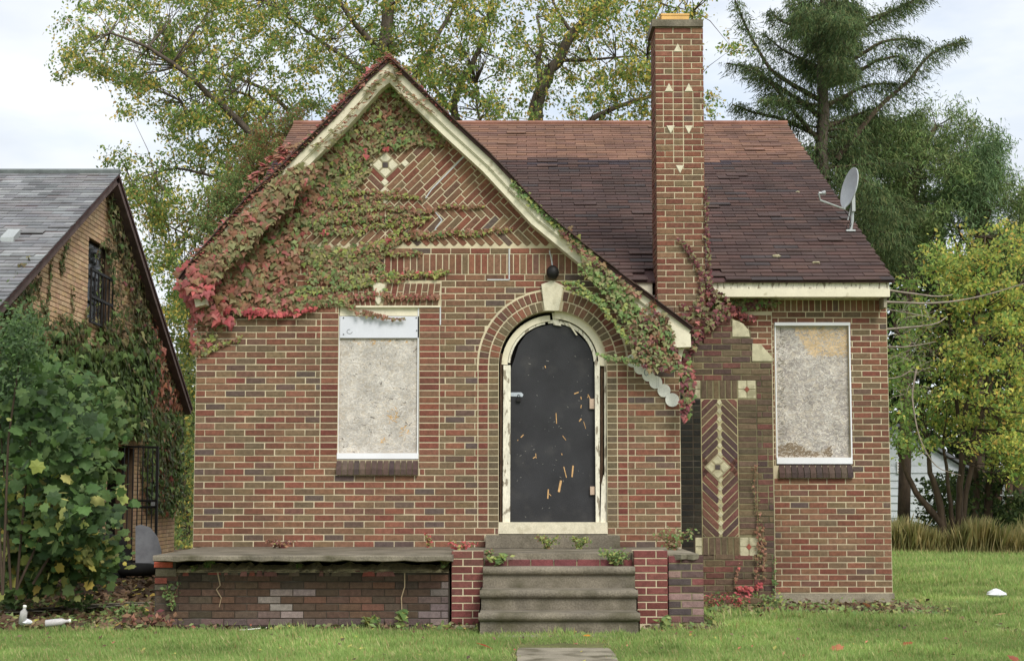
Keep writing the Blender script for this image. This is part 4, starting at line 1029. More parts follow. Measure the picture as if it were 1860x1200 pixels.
def pier(px0, px1, pyt, pyb, Y, cols, name, pal, nbr=1.45, top=True, mt=None):
    x0, x1 = fx(px0, 1070, Y), fx(px1, 1070, Y); z0, z1 = fz(pyb, Y), fz(pyt, Y); mb = MB()
    mb.box(x0+.005, x1-.005, Y+.005, Y+.38, z0-.1, z1-.004); c = mb.build(name, mt or MORT, porch)
    f_ = Frame.front(Y); pq = Pieces(f_, BR, ch=.004); n = cols; h = (z1-z0)/n; w_ = x1-x0
    for k in range(n):
        za, zb = z0+k*h+.005, z0+(k+1)*h-.0045; cut = x0+(w_*.66 if k % 2 else w_*.36)
        if k == n-1: zb = z1
        for a, b in ((x0, cut-.005), (cut+.005, x1)):
            pq.add([(a, za), (b, za), (b, zb), (a, zb)], jt(random.choice(pal), .1), random.uniform(-.002, .002), 'pier_brick', 1)
    pq.depth = .1; pq.emit(c, {'pier_brick': 40}); return c
PRD = [s(128,68,62), s(118,62,56), s(134,76,68), s(122,72,64)]
pier(820, 878, 1001, 1135, PY-.06, 10, 'pier', PRD)
pier(1152, 1213, 1000, 1133, PY-.06, 10, 'pier', PRD)
pier(1214.5, 1278, 1009, 1131, PY-.02, 9, 'pier', [s(128,70,68), s(104,80,76), s(88,76,74), s(128,86,80), s(96,70,66), s(150,118,112)], mt=MORTD)
mb = MB(); mb.box(ppx(878)+.0, ppx(1152), PY+.02, PY+.16, ppz(1030), zS-.072); rr_ = mb.build('riser_course', MORTD, porch)
pq = Pieces(Frame.front(PY+.017), BR); x = ppx(880)
while x < ppx(1150): pq.add([(x+J/2, ppz(1029)), (min(x+.205, ppx(1150)), ppz(1029)), (min(x+.205, ppx(1150)), ppz(1016)), (x+J/2, ppz(1016))], jt(s(122,64,64), .12), 0, 'riser_brick', 1); x += .21
pq.emit(rr_, {'riser_brick': 20})
# steps
steps = thing('concrete_steps', 'three weathered concrete steps with rounded nosings leading up to the porch', 'steps', (P(1013,1150,12.8).x, 12.9, 0))
for i, (pyt, xL_, xR_, Y) in enumerate(((1029,877,1154,13.43), (1071,871.5,1159,13.12), (1112.5,869,1163,12.81))):
    zt = P(930, pyt, Y).z; zb = (P(930,1071,13.12).z, P(930,1112.5,12.81).z, -.03)[i] - .0
    x0, x1 = P(xL_, pyt, Y).x, P(xR_, pyt, Y).x; r = .036
    prof = [(Y+.5, zt), (Y+r, zt)] + [(Y+r-r*math.sin(math.radians(a)), zt-r+r*math.cos(math.radians(a))) for a in (20,45,70,90,110,135,160,180)] + [(Y+.045, zt-2*r-.004), (Y+.045, zb), (Y+.5, zb)]
    n = len(prof); xs_ = [x0+.012, x0, x1, x1-.012] if i else [x0, x0+.001, x1-.001, x1]
    ins = [.012, 0, 0, .012]; vs = []; fs = []
    for x, c_ in zip(xs_, ins):
        for (y, z) in prof: vs.append((x, y+(c_ if y < Y+.04 else 0), z))
    # riser narrower than the nosing
    for k in range(3):
        for j in range(n): m_ = (j+1) % n; fs.append((k*n+j, k*n+m_, (k+1)*n+m_, (k+1)*n+j))
    fs += [tuple(range(n-1, -1, -1)), tuple(range(3*n, 4*n))]
    mb = MB(); mb.add(vs, [f[::-1] for f in fs]); mb.build('step', CONCM, steps, smooth=False)
mb = MB(); mb.box(P(905,1160,12.8).x, P(1125,1160,12.8).x, 12.62, 12.9, -.03, .022); mb.build('footing', CONC, steps)
mb = MB(); q0, q1 = PG(952, 1176, .02), PG(1120, 1200, .02); vs = []; nseg = 8
for i in range(nseg+1):
    y = q0.y - i*(q0.y-9.8)/nseg; hw = .355+random.uniform(-.02,.02); vs += [(.39-hw, y, .022), (.39+hw+.02, y, .022)]
mb.add(vs, [(2*i, 2*i+2, 2*i+3, 2*i+1) for i in range(nseg)]); pth = mb.build('path', CONC); pth['kind'] = 'structure'
mb = MB(); 
for i in range(9):
    t = i/8; c = PG(lerp(20, 262, t), lerp(1112, 1096, t), .055); mb.add([c+Vector((-.22,-.14,.012)), c+Vector((.2,-.16,.012)), c+Vector((.2,.12,.012)), c+Vector((-.22,.14,.012))], [(0,1,2,3)])
o = mb.build('driveway', CONC); o['kind'] = 'structure'
#PART2
# ------------------------------------------------------------------ neighbouring house
NX = -6.1
nb = thing('brick_house', 'tan brick house with grey shingle roof overgrown by ivy, left of the red house', 'house', (NX, 22, .05))
FN = Frame((NX, 0, 0), (0, 1, 0), (0, 0, 1), (-1, 0, 0))     # a = world y, b = z
apx = PXW(190, 318, NX); rear = PXW(327, 735, NX); fr0 = PXW(0, 517, NX)
nY, nZ = apx.y, apx.z; rearY, rearZ = rear.y, rear.z
sf = (nZ-fr0.z)/(nY-fr0.y); frontY = nY-(rearY-nY); frontZ = nZ - sf*(nY-frontY)
srr = (nZ-rearZ)/(rearY-nY)
wd = [PXW(162, 430, NX), PXW(198, 440, NX), PXW(198, 590, NX)]
wy0, wy1, wz1, wz0 = wd[0].y, PXW(200, 500, NX).y, PXW(162, 430, NX).z, PXW(180, 592, NX).z
dy0, dy1 = PXW(194, 900, NX).y, PXW(243, 900, NX).y; dz1 = PXW(205, 806, NX).z
nwall = slab_poly(FN, [(frontY+.3, 0), (rearY-.25, 0), (rearY-.25, rearZ+.1), (nY, nZ-.14), (frontY+.3, frontZ+.1)], .006, .3, 'wall', MORTT, nb,
    holes=[[(wy0, wz0), (wy1, wz0), (wy1, wz1), (wy0, wz1)], [(dy0, .05), (dy1, .05), (dy1, dz1), (dy0, dz1)]])
pn = Pieces(FN, TANB)
TN = [s(226,190,144), s(218,182,138), s(232,198,152), s(212,174,134), s(222,184,132), s(216,174,136)]
def exn(poly):
    poly = clip(poly, sf*-1, 1, frontZ-.2-sf*frontY)
    if poly: poly = clip(poly, srr, 1, nZ-.16+srr*nY)
    return poly
running(pn, frontY+.3, rearY-.25, .0, int((nZ)/.0672), .0672, [(wy0, wy1, wz0, wz1), (dy0, dy1, .0, dz1)], exn, lambda: jt(random.choice(TN), .07), prio=lambda a, b: b+.6*(b > 2.2) - abs(a-nY)*.4, J=None) if False else running(pn, frontY+.3, rearY-.25, .0, int((nZ)/.0672), .0672, [(wy0, wy1, wz0, wz1), (dy0, dy1, .0, dz1)], exn, lambda: jt(random.choice(TN), .07), prio=lambda a, b: b - abs(a-nY)*.6)
pn.emit(nwall, {'brick': 300})
mb = MB(); mb.box(NX-.31, NX-.29, dy0-.1, dy1+.1, .0, dz1+.1); mb.box(NX-.31, NX-.29, wy0-.1, wy1+.1, wz0-.1, wz1+.1); mb.build('dark_interior', DARK, nb)['kind'] = 'stuff'
mb = MB(); mb.box(NX-.12, NX-.08, wy0, wy1, wz0, wz1); mb.build('window_pane', mat('dark_glass', s(30,32,34), rough=.15, var=.05, bump=0), nb)
win_g = thing('window_grille', 'black iron security grille on the upper window of the tan house', 'grille', (NX+.05, wy0, wz0))
for i in range(7):
    y = wy0+.02+i*(wy1-wy0)/6; mb = MB(); mb.box(NX+.03, NX+.05, y-.01, y+.01, wz0, wz0+(wz1-wz0)*.62); mb.build('bar', IRON, win_g)
for z in (wz0, wz0+(wz1-wz0)*.62, wz0+(wz1-wz0)*.3): mb = MB(); mb.box(NX+.02, NX+.055, wy0, wy1+.02, z-.018, z+.018); mb.build('rail', IRON, win_g)
# roof slabs
def nroof(y0, z0, y1, z1, name):
    mb = MB(); d = Vector((0, y1-y0, z1-z0)).normalized(); nn_ = Vector((0, -d.z, d.y)); nn_ = nn_ if nn_.z > 0 else -nn_
    A, B = Vector((0, y0, z0)), Vector((0, y1, z1)); t = .05; vs = []
    for x in (-16, NX+.22):
        for q in (A, B): vs += [Vector((x, q.y, q.z)), Vector((x, q.y, q.z))-nn_*t]
    mb.add(vs, [(0,4,6,2),(1,3,7,5),(0,1,5,4),(2,6,7,3),(4,5,7,6),(0,2,3,1)]); return mb.build(name, ROOFG, nb), nn_, d
r1, n1, d1 = nroof(frontY-.2, frontZ-.2*sf, nY, nZ+.03, 'roof'); r2, n2, d2 = nroof(nY, nZ+.03, rearY+.1, rearZ-.1*srr, 'roof')
SG = [s(130,131,133), s(120,121,123), s(138,139,140), s(126,126,128), s(114,115,117), s(130,128,128)]
L1 = math.hypot(nY-frontY+.2, nZ+.03-frontZ+.2*sf)
SNF = Frame((0, frontY-.2, frontZ-.2*sf), (1,0,0), tuple(d1), tuple(-n1))
bandc = {}
def ncol(x, v):
    k = int(v/.13); 
    if random.random() < .12: return jt(s(150,152,152), .05)
    return jt(random.choice(SG), .06)
shingles(SNF, -12.0, NX+.23, 0, L1-.02, .13, .3, ncol, r1, 300)
mb = MB(); mb.tube([(-12, nY, nZ+.05), (NX+.23, nY, nZ+.05)], .045, 6); mb.build('ridge_cap', mat('grey_ridge', s(110,116,114), var=.2), r1)
rk1 = MB(); A, B = Vector((NX+.2, frontY-.2, frontZ-.2*sf)), Vector((NX+.2, nY, nZ+.03))
RKM = mat('old_brown_trim', s(104,88,84), var=.25, scale=6)
def rake(A, B, nn_, w_):
    mb = MB(); vs = [A-nn_*.05, B-nn_*.05, B-nn_*(.05+w_), A-nn_*(.05+w_)]; vs2 = [v+Vector((-.2,0,0)) for v in vs]
    mb.add(vs+vs2, [(0,3,2,1),(4,5,6,7),(0,1,5,4),(1,2,6,5),(2,3,7,6),(3,0,4,7)]); mb.build('rake_board', RKM, nb)
rake(A, B, n1, .1); rake(Vector((NX+.2, nY, nZ+.03)), Vector((NX+.2, rearY+.1, rearZ-.1*srr)), n2, .09)
mb = MB(); mb.box(-12, NX-.3, rearY-.6, rearY-.3, 0, rearZ+.1); mb.box(-12, NX-.3, frontY+.35, frontY+.6, 0, frontZ+.1); mb.build('side_wall', MORTT, nb)
vq = PXW(16, 436, -7.2); 
def on_nroof(px, py):
    lo, hi = frontY, nY
    for _ in range(40):
        m_ = (lo+hi)/2; z = P(px, py, m_).z; zr = frontZ+(m_-frontY)*sf
        if z > zr: lo = m_
        else: hi = m_
    return P(px, py, lo)
c = on_nroof(19, 436); mb = MB(); mb.add([c+Vector((-.1,-.1,.02)), c+Vector((.08,-.12,.02)), c+Vector((.1,.08,.16)), c+Vector((-.06,.08,.16)), c+Vector((-.1,-.1,-.05)), c+Vector((.08,-.12,-.05)), c+Vector((.1,.08,-.05)), c+Vector((-.06,.08,-.05))], [(0,1,2,3),(0,4,5,1),(1,5,6,2),(2,6,7,3),(3,7,4,0)]); mb.build('roof_vent', METAL, r1)
# security door standing open, doorway things
hg = PXW(219, 900, NX); dl = Vector((.62, .78, 0)).normalized(); pd = Vector((-dl.y, dl.x, 0)); zb_ = PXW(219, 1022, NX).z; ztd = dz1
sd = thing('security_door', 'black barred iron security door standing open on the tan house', 'door', (hg.x+.02, hg.y, zb_))
dw = .66; O = Vector((NX+.03, hg.y, 0))
def dbar(a0, z0, a1, z1, r, nm):
    mb = MB(); mb.tube([O+dl*a0+Vector((0,0,z0)), O+dl*a1+Vector((0,0,z1))], r, 4); mb.build(nm, IRON, sd)
for a in (0, dw): dbar(a, zb_, a, ztd, .028, 'stile')
for z in (zb_+.02, ztd-.02, (zb_+ztd)/2-.05, (zb_+ztd)/2+.05): dbar(0, z, dw, z, .024, 'rail')
for i in range(1, 7): dbar(dw*i/7, zb_, dw*i/7, ztd, .011, 'bar')
mb = MB(); c_ = O+dl*(dw-.06)+Vector((0,-.03,(zb_+ztd)/2)); mb.box(c_.x-.03, c_.x+.03, c_.y-.02, c_.y+.02, c_.z-.03, c_.z+.03); mb.build('door_lock', STEEL, sd)
def tyre(c, axis, R, r, label):
    mb = MB(); a1 = axis.orthogonal().normalized(); a2 = axis.cross(a1); vs = []; fs = []; n, m_ = 26, 8
    for i in range(n):
        t = 2*math.pi*i/n; rd = a1*math.cos(t)+a2*math.sin(t)
        for j in range(m_): p = 2*math.pi*j/m_; vs.append(c+rd*(R-r+r*1.0*math.cos(p))+axis*(r*.8*math.sin(p)))
    for i in range(n):
        for j in range(m_): fs.append((i*m_+j, ((i+1)%n)*m_+j, ((i+1)%n)*m_+(j+1)%m_, i*m_+(j+1)%m_))
    mb.add(vs, fs); o = mb.build('tyre', RUBBER, None, origin=c, smooth=True); tag(o, label, 'tyre', 'old tyres by the side door')
c = P(243, 1038, 20.5); tyre(Vector((c.x, c.y, .19)), Vector((0,.05,1)).normalized(), .33, .11, 'black tyre lying flat on the ground below the security door')
c = P(203, 1010, 20.3); tyre(Vector((c.x, c.y, .36)), Vector((.75,-.6,.25)).normalized(), .33, .1, 'black tyre leaning upright beside the dark doorway')
c0 = P(246, 1026, 21.6); pb_ = thing('board', 'grey broken panel with a curved top leaning against the tan wall', 'panel', c0)
slab_poly(Frame((0, 21.6, 0), (1,0,0), (0,-.0,1), (0,1,0)), [fp(x, y, 21.6) for x, y in ((246,1027),(293,1027),(293,1000),(286,975),(272,957),(255,952),(246,955))], 0, .02, 'board_sheet', mat('grey_sheet', s(150,152,158), rough=.5, var=.25, scale=5), pb_)
c0 = P(146, 1000, 19.0); mb = MB(); mb.box(c0.x-.09, c0.x+.09, 19, 19.1, P(0,1008,19).z, P(0,981,19).z); mb.box(c0.x-.07, c0.x+.07, 18.985, 18.999, P(0,1005,19).z, P(0,984,19).z); o = mb.build('meter_box', mat('pale_box', s(168,172,178), var=.1), None, origin=c0); tag(o, 'small pale grey meter box low on the tan wall behind the bush', 'meter box')
# ------------------------------------------------------------------ climbing plants
GRN = [s(122,148,72), s(106,136,66), s(136,160,82), s(92,122,60), s(146,164,92)]
OLG = [s(138,138,82), s(148,142,88), s(124,124,74), s(156,142,92), s(134,118,76)]
BRL = [s(154,106,76), s(166,114,84), s(140,98,68), s(172,118,92), s(150,118,76)]
PNK = [s(176,92,84), s(188,98,94), s(166,84,78), s(194,112,100)]
SCR = [s(204,84,84), s(192,76,82), s(212,98,92)]
YGR = [s(160,168,70), s(148,158,66), s(170,170,84)]
DKR = [s(112,52,56), s(126,62,66), s(98,52,50), s(138,74,78), s(112,80,62)]
def pickc(mixw):
    t = random.random()*sum(w_ for _, w_ in mixw)
    for p, w_ in mixw:
        t -= w_
        if t <= 0: return jt(random.choice(p), .16)
    return jt(random.choice(mixw[-1][0]), .16)
class Vine:
    def __init__(s, proj, nrm): s.proj, s.nrm = proj, Vector(nrm); s.pos, s.n, s.tip, s.sz, s.c = [], [], [], [], []; s.stems = MB()
    def leaf(s, px, py, size, mixw, off=.03, droop=.6):
        p = s.proj(px, py) + s.nrm*(off*random.uniform(.5, 1.6)); s.pos.append(p)
        n_ = s.nrm + Vector((random.gauss(0,.32), random.gauss(0,.32), random.gauss(.15,.28))); s.n.append(n_)
        s.tip.append(Vector((random.gauss(0,.45), random.gauss(0,.45), -1))); s.sz.append(size*random.choice((random.uniform(.4,.8), random.uniform(.8,1.35)))); s.c.append(pickc(mixw))
    def strand(s, pts, dens, s0, s1, mixw, spread=5, mix2=None, off=.025):
        L_ = sum(math.dist(a, b) for a, b in zip(pts, pts[1:])); n = int(L_*dens*.8)
        s.stems.tube([s.proj(*interp(pts, t/12)) + s.nrm*.012 for t in range(13)], .004, 4, cap=False)
        for i in range(n):
            t = random.random()**.9; x, y = interp(pts, t); k = 1-.65*t
            y += 1.5*math.sin(x*.09)
            s.leaf(x+random.gauss(0, spread*.5), y+random.gauss(0, spread*k), lerp(s0, s1, t), mix2 if (mix2 and random.random() < t) else mixw, off)
    def fill(s, poly, n, size, mixf, off=.05):
        for x, y in sample_poly(poly, n): s.leaf(x, y, size(x, y) if callable(size) else size, mixf(x, y) if callable(mixf) else mixf, off)
    def build(s, name, label, cat='vine', singles=300):
        c = sum((Vector(p) for p in s.pos), Vector())/len(s.pos); lo = min(p.z for p in s.pos)
        t = thing(name, label, cat, (c.x, c.y, max(lo, 0)))
        if s.stems.v: s.stems.build('stem', VINEW, t)
        scatter('foliage', T_IVY, s.pos, s.n, s.tip, s.sz, s.c, LEAF, t, 'stuff', singles=singles); return t
wallp = lambda Y: (lambda x, y: P(x, y, Y))
v = Vine(wallp(WY-.0), (0,-1,0))
mA = lambda x, y: ([(BRL,5),(OLG,4),(GRN,.8),(PNK,.3)] if y < 470 else [(BRL,5),(PNK,.6+(.6 if x < 430 else 0)),(OLG,3)]) if x > 400 or y < 480 else [(PNK,5),(SCR,1.2),(BRL,2)]
big = lambda x, y: .092 if x < 480 else .072
v.fill([(480,345),(560,285),(600,300),(590,345),(560,400),(552,470),(530,520),(560,555),(540,572),(430,570),(418,545),(360,545),(335,520),(352,478),(420,420)], 1850, big, mA, .05)
v.fill([(345,480),(370,500),(420,560),(425,600),(412,585),(390,600),(362,580),(345,560),(325,530),(328,495)], 190, .1, [(PNK,4),(SCR,2),(BRL,1.5)], .09)
v.fill([(362,560),(420,565),(405,600),(385,625),(362,640),(352,650),(354,600)], 130, .055, [(BRL,3),(OLG,3),(YGR,.8),(PNK,.5)], .03)
v.strand([(362,640),(400,630),(440,612)], 1.2, .05, .035, [(BRL,2),(YGR,2),(OLG,1)], 4)
v.strand([(352,640),(350,600),(352,560)], 1.2, .05, .05, [(SCR,2),(PNK,2),(BRL,1)], 4)
sm_ = [(OLG,5),(GRN,2.5),(BRL,2.2),(YGR,.7)]; tipm = [(BRL,3),(YGR,2),(OLG,2)]
v.fill([(700,122),(735,165),(775,200),(815,235),(832,262),(812,270),(760,262),(745,275),(700,272),(690,285),(660,290),(632,330),(600,345),(575,330),(600,290),(560,310),(556,290),(620,240),(650,200),(680,160)], 900, lambda x, y: .052 if x > 640 else .065, sm_, .035)
v.strand([(548,330),(600,300),(680,262),(760,255),(832,250)], 2.2, .06, .045, sm_, 8, tipm)
v.strand([(720,272),(770,258),(800,242)], 1.0, .04, .03, tipm, 3)
v.strand([(745,240),(790,262),(826,262)], 1.5, .045, .04, [(BRL,3),(OLG,3)], 6)
v.strand([(540,345),(600,355),(635,340),(662,312),(670,290)], 2.4, .065, .05, sm_, 9)
v.strand([(620,360),(622,330),(650,300)], 1.8, .05, .045, [(YGR,2),(GRN,2),(OLG,2)], 7)
v.strand([(540,345),(600,346),(650,350),(700,352),(765,363)], 1.5, .05, .03, sm_, 4, [(BRL,2),(YGR,2)])
v.strand([(545,370),(600,372),(660,368),(700,360),(722,345)], 1.8, .05, .035, sm_, 5, tipm)
v.strand([(550,400),(620,392),(690,375),(740,382)], 2.2, .055, .035, sm_, 7, tipm)
v.strand([(560,402),(660,400),(740,392),(800,378),(880,375)], 2.0, .05, .028, sm_, 4, [(BRL,3),(YGR,1)])
v.strand([(570,420),(640,422),(700,410),(780,395)], 1.6, .045, .03, sm_, 5, [(YGR,3),(BRL,1)])
v.strand([(550,450),(620,462),(690,452),(740,430),(810,425),(870,424),(928,416)], 2.3, .06, .028, sm_, 6, [(BRL,3),(YGR,1.2)])
v.strand([(560,470),(640,458),(700,440),(735,412),(770,405)], 1.9, .055, .03, [(YGR,3),(GRN,1),(OLG,2)], 5, [(YGR,3),(BRL,2)])
v.strand([(550,480),(620,478),(680,470),(700,462),(765,461)], 1.8, .05, .03, sm_, 6, tipm)
v.strand([(560,500),(630,492),(690,478),(695,500)], 2.2, .05, .045, sm_, 7)
v.strand([(555,505),(640,508),(700,505),(760,500),(815,495)], 2.3, .055, .035, sm_, 6, [(BRL,2),(YGR,2),(SCR,.2)])
v.strand([(515,530),(580,528),(640,520),(680,518)], 2, .05, .04, [(YGR,1.4),(OLG,2),(GRN,1)], 4)
v.strand([(500,545),(570,545),(640,538),(700,537),(760,543),(798,538)], 2.3, .055, .03, sm_, 6, [(BRL,3),(PNK,.6)])
v.strand([(430,552),(500,556),(560,552),(620,548),(640,556)], 2.6, .06, .05, [(OLG,3),(GRN,2),(BRL,2)], 7)
v.strand([(440,568),(500,573),(525,572)], 1.6, .06, .05, [(SCR,5),(PNK,1.5)], 4, off=.06)
v.strand([(528,572),(548,568),(575,560)], 1.5, .05, .045, [(SCR,4),(PNK,1)], 4, off=.06)
v.strand([(630,556),(660,570),(700,577),(735,580)], 1.7, .045, .022, [(BRL,4),(OLG,2)], 4)
for a, b in ((590,423),(532,372),(555,360),(703,436),(668,283),(703,272),(560,370)): v.strand([(a-4,b),(a+5,b+3)], 1.0, .05, .05, [(SCR,2),(PNK,3)], 4, off=.07)
v.build('climbing_vine', 'reddish Boston ivy spreading across the left half of the front gable')
v2 = Vine(wallp(YRK-.0), (0,-.6,.8))
v2.strand([(345,482),(400,425),(450,365),(500,318),(560,258),(600,215)], 1.4, .07, .05, [(PNK,2),(BRL,4),(OLG,2.5)], 5, off=.03)
v2.strand([(590,222),(640,170),(680,130),(703,108),(722,118)], 2.2, .06, .055, [(PNK,3),(BRL,3),(OLG,1)], 4, off=.03)
v2.strand([(708,108),(740,140),(790,190),(832,235)], 1.2, .055, .03, [(PNK,2.5),(BRL,2),(OLG,1.5)], 4, off=.03)
v2.strand([(715,128),(730,175),(770,195),(790,208)], 1.2, .05, .03, [(BRL,2.5),(OLG,3)], 8, off=.03)
v2.fill([(560,270),(600,250),(650,190),(700,125),(715,140),(690,160),(650,215),(600,275),(570,290)], 110, .055, [(OLG,3),(BRL,3)], .04)
v2.fill([(425,370),(470,322),(505,300),(540,268),(520,262),(480,300)], 90, .09, [(PNK,2.5),(BRL,4),(SCR,.3)], .03)
v2.nrm = Vector((0,-1,.12))
v2.fill([(345,490),(400,432),(460,372),(500,328),(545,300),(560,310),(500,385),(430,450),(380,500),(372,545),(350,530)], 620, .075, [(BRL,4),(PNK,.3),(OLG,5.5)], .035)
v2.fill([(340,480),(330,515),(350,545),(385,545),(392,500)], 60, .09, [(PNK,4),(BRL,3),(SCR,1)], .09)
v2.fill([(352,545),(345,520),(430,445),(520,355),(565,300),(590,300),(540,365),(450,460),(385,520)], 300, .075, [(BRL,4),(OLG,5),(PNK,.4)], .06)
v2.build('climbing_vine', 'pink and bronze ivy creeping up the roof edge to the gable peak', singles=150)
v3 = Vine(wallp(YRK+.02), (0,-1,.2))
v3.strand([(930,333),(965,372),(1010,410),(1056,450),(1095,492)], 1.4, .05, .05, [(GRN,5),(YGR,2)], 5, off=.03)
v3.strand([(1020,425),(1060,462),(1110,505),(1160,540)], 1.6, .055, .06, [(BRL,3),(OLG,3),(DKR,1.5)], 6, off=.04)
v3.fill([(1058,470),(1090,500),(1110,500),(1150,545),(1165,575),(1205,570),(1222,590),(1228,640),(1238,672),(1205,678),(1180,680),(1150,655),(1145,630),(1140,600),(1118,575),(1100,540),(1075,515),(1050,500)], 900, .055, lambda x, y: [(GRN,5),(OLG,2),(YGR,.5)] if (x+y < 1735 and y < 610) else [(GRN,2.2),(OLG,3),(DKR,1.6),(BRL,1.6)], .05)
v3.strand([(1100,560),(1070,535),(1045,515),(1022,518)], 1.6, .05, .03, [(GRN,4),(YGR,3)], 5)
v3.strand([(1140,620),(1110,580),(1080,545),(1040,530),(1025,525)], 1.3, .045, .03, [(GRN,3),(YGR,3)], 4)
v3.strand([(1165,660),(1130,652),(1105,652),(1085,645)], 1.6, .045, .035, [(GRN,3),(OLG,2)], 4)
v3.strand([(1150,600),(1175,560),(1190,548),(1182,575)], 1.2, .04, .03, [(BRL,3),(GRN,2),(SCR,.5)], 8)
v3.fill([(1232,670),(1252,672),(1262,700),(1258,730),(1247,770),(1240,765),(1237,710)], 130, .065, [(DKR,3),(GRN,1.6),(PNK,1.5),(OLG,1.5)], .04)
v3.build('climbing_vine', 'green ivy clump hanging under the low right end of the gable roof')
v4 = Vine(wallp(CYF-.01), (0,-1,0))
v4.strand([(1265,560),(1275,520),(1272,490),(1250,455),(1233,436)], 1.2, .06, .035, [(DKR,3),(OLG,2),(BRL,1)], 5)
v4.strand([(1290,560),(1288,480),(1284,420),(1282,340)], 1.1, .06, .03, [(DKR,4),(OLG,2)], 4)
v4.fill([(1262,545),(1300,530),(1330,545),(1335,575),(1300,590),(1270,625),(1255,650),(1240,625),(1262,590)], 190, .055, [(DKR,4),(OLG,3),(PNK,.6)], .04)
v4.fill([(1235,545),(1262,560),(1258,590),(1235,580)], 30, .05, [(DKR,2),(OLG,3)], .03)
v4.strand([(1240,640),(1255,680),(1250,730)], 1.5, .065, .06, [(DKR,4),(PNK,2),(GRN,1)], 7)
v4.build('climbing_vine', 'dark red ivy climbing the lower right side of the chimney', singles=150)
v5 = Vine(wallp(RY-.02), (0,-1,0))
v5.strand([(1290,545),(1330,552),(1370,556),(1410,552)], 3.2, .06, .05, [(OLG,4),(GRN,3),(DKR,3)], 7, off=.05)
v5.strand([(1300,555),(1340,572),(1370,580)], 1.6, .05, .045, [(DKR,3),(PNK,4)], 6, off=.07)
v5.build('climbing_vine', 'green and crimson ivy strand running under the right eave', singles=60)
v6 = Vine(wallp(CYF-.02), (0,-1,0))
v6.strand([(1374,1050),(1378,1000),(1376,940),(1370,880),(1372,845)], .8, .035, .02, [(BRL,4),(OLG,2)], 7)
v6.strand([(1385,1055),(1388,1000),(1380,960)], .8, .035, .03, [(BRL,4),(OLG,1)], 6)
v6.strand([(1408,1075),(1405,1040),(1407,1010)], .5, .045, .02, [(GRN,4),(YGR,1)], 4)
v6.strand([(1340,1068),(1360,1072),(1385,1062)], 1.0, .045, .04, [(SCR,3),(PNK,2)], 4)
v6.strand([(1338,1070),(1335,1050),(1342,1020)], .5, .04, .03, [(BRL,3),(SCR,1)], 3)
v6.build('climbing_vine', 'thin withered brown creeper on the chimney base beside the right window', singles=60)
# ivy over the tan house wall
nproj = lambda x, y: PXW(x, y, NX)
v7 = Vine(nproj, (1,0,0))
DKG = [s(88,116,52), s(74,102,46), s(102,128,60), s(110,132,62)]
ORG = [s(196,118,84), s(206,130,94), s(182,104,76), s(170,96,80)]
BRG = [s(104,96,56), s(92,86,50), s(116,100,62), s(84,88,48)]
def m7(x, y):
    if x > 262+ (y-560)*.03 and 560 < y < 745 and x > 245+.12*(y-560): return [(ORG,4),(BRL,2),(BRG,2)]
    if x > 205 and y < 560: return [(BRG,5),(OLG,2),(DKR,.5)]
    if y < 640: return [(DKG,3),(BRG,3),(OLG,1)]
    return [(DKG,6),(GRN,1.5),(BRG,1.2)]
v7.fill([(0,690),(0,520),(40,470),(62,465),(60,520),(50,560),(75,590),(100,570),(150,590),(150,635),(200,560),(185,470),(192,350),(215,390),(262,520),(292,600),(325,700),(328,930),(262,935),(250,800),(190,790),(180,900),(160,1000),(0,1060)], 8500, lambda x, y: .09+.045*(y > 600), m7, .07)
v7.fill([(0,560),(60,600),(150,640),(262,600),(280,640),(240,800),(190,800),(150,900),(0,900)], 5500, .14, m7, .16)
for pts in ([(78,590),(88,520),(92,430)], [(90,600),(65,520),(62,490)], [(108,500),(118,450),(125,420)], [(120,620),(130,560),(128,520)], [(145,600),(160,560),(165,540)], [(170,470),(185,440),(200,455)], [(172,590),(176,520),(184,470)], [(250,640),(245,580),(246,545)], [(135,700),(150,600),(155,560)]):
    v7.strand(pts, 1.0, .08, .04, [(GRN,3),(OLG,2),(BRG,2)], 4)
v7.fill([(200,330),(225,395),(262,510),(300,620),(325,720),(300,740),(262,640),(235,560),(215,470),(192,380)], 1900, .09, [(BRG,4),(OLG,2),(DKG,2),(DKR,.5)], .06)
v7.fill([(250,820),(328,760),(328,930),(300,940),(255,930)], 700, .1, [(DKG,3),(BRG,3),(ORG,.5)], .07)
v7.build('climbing_vine', 'dense green ivy covering the side wall of the tan house')
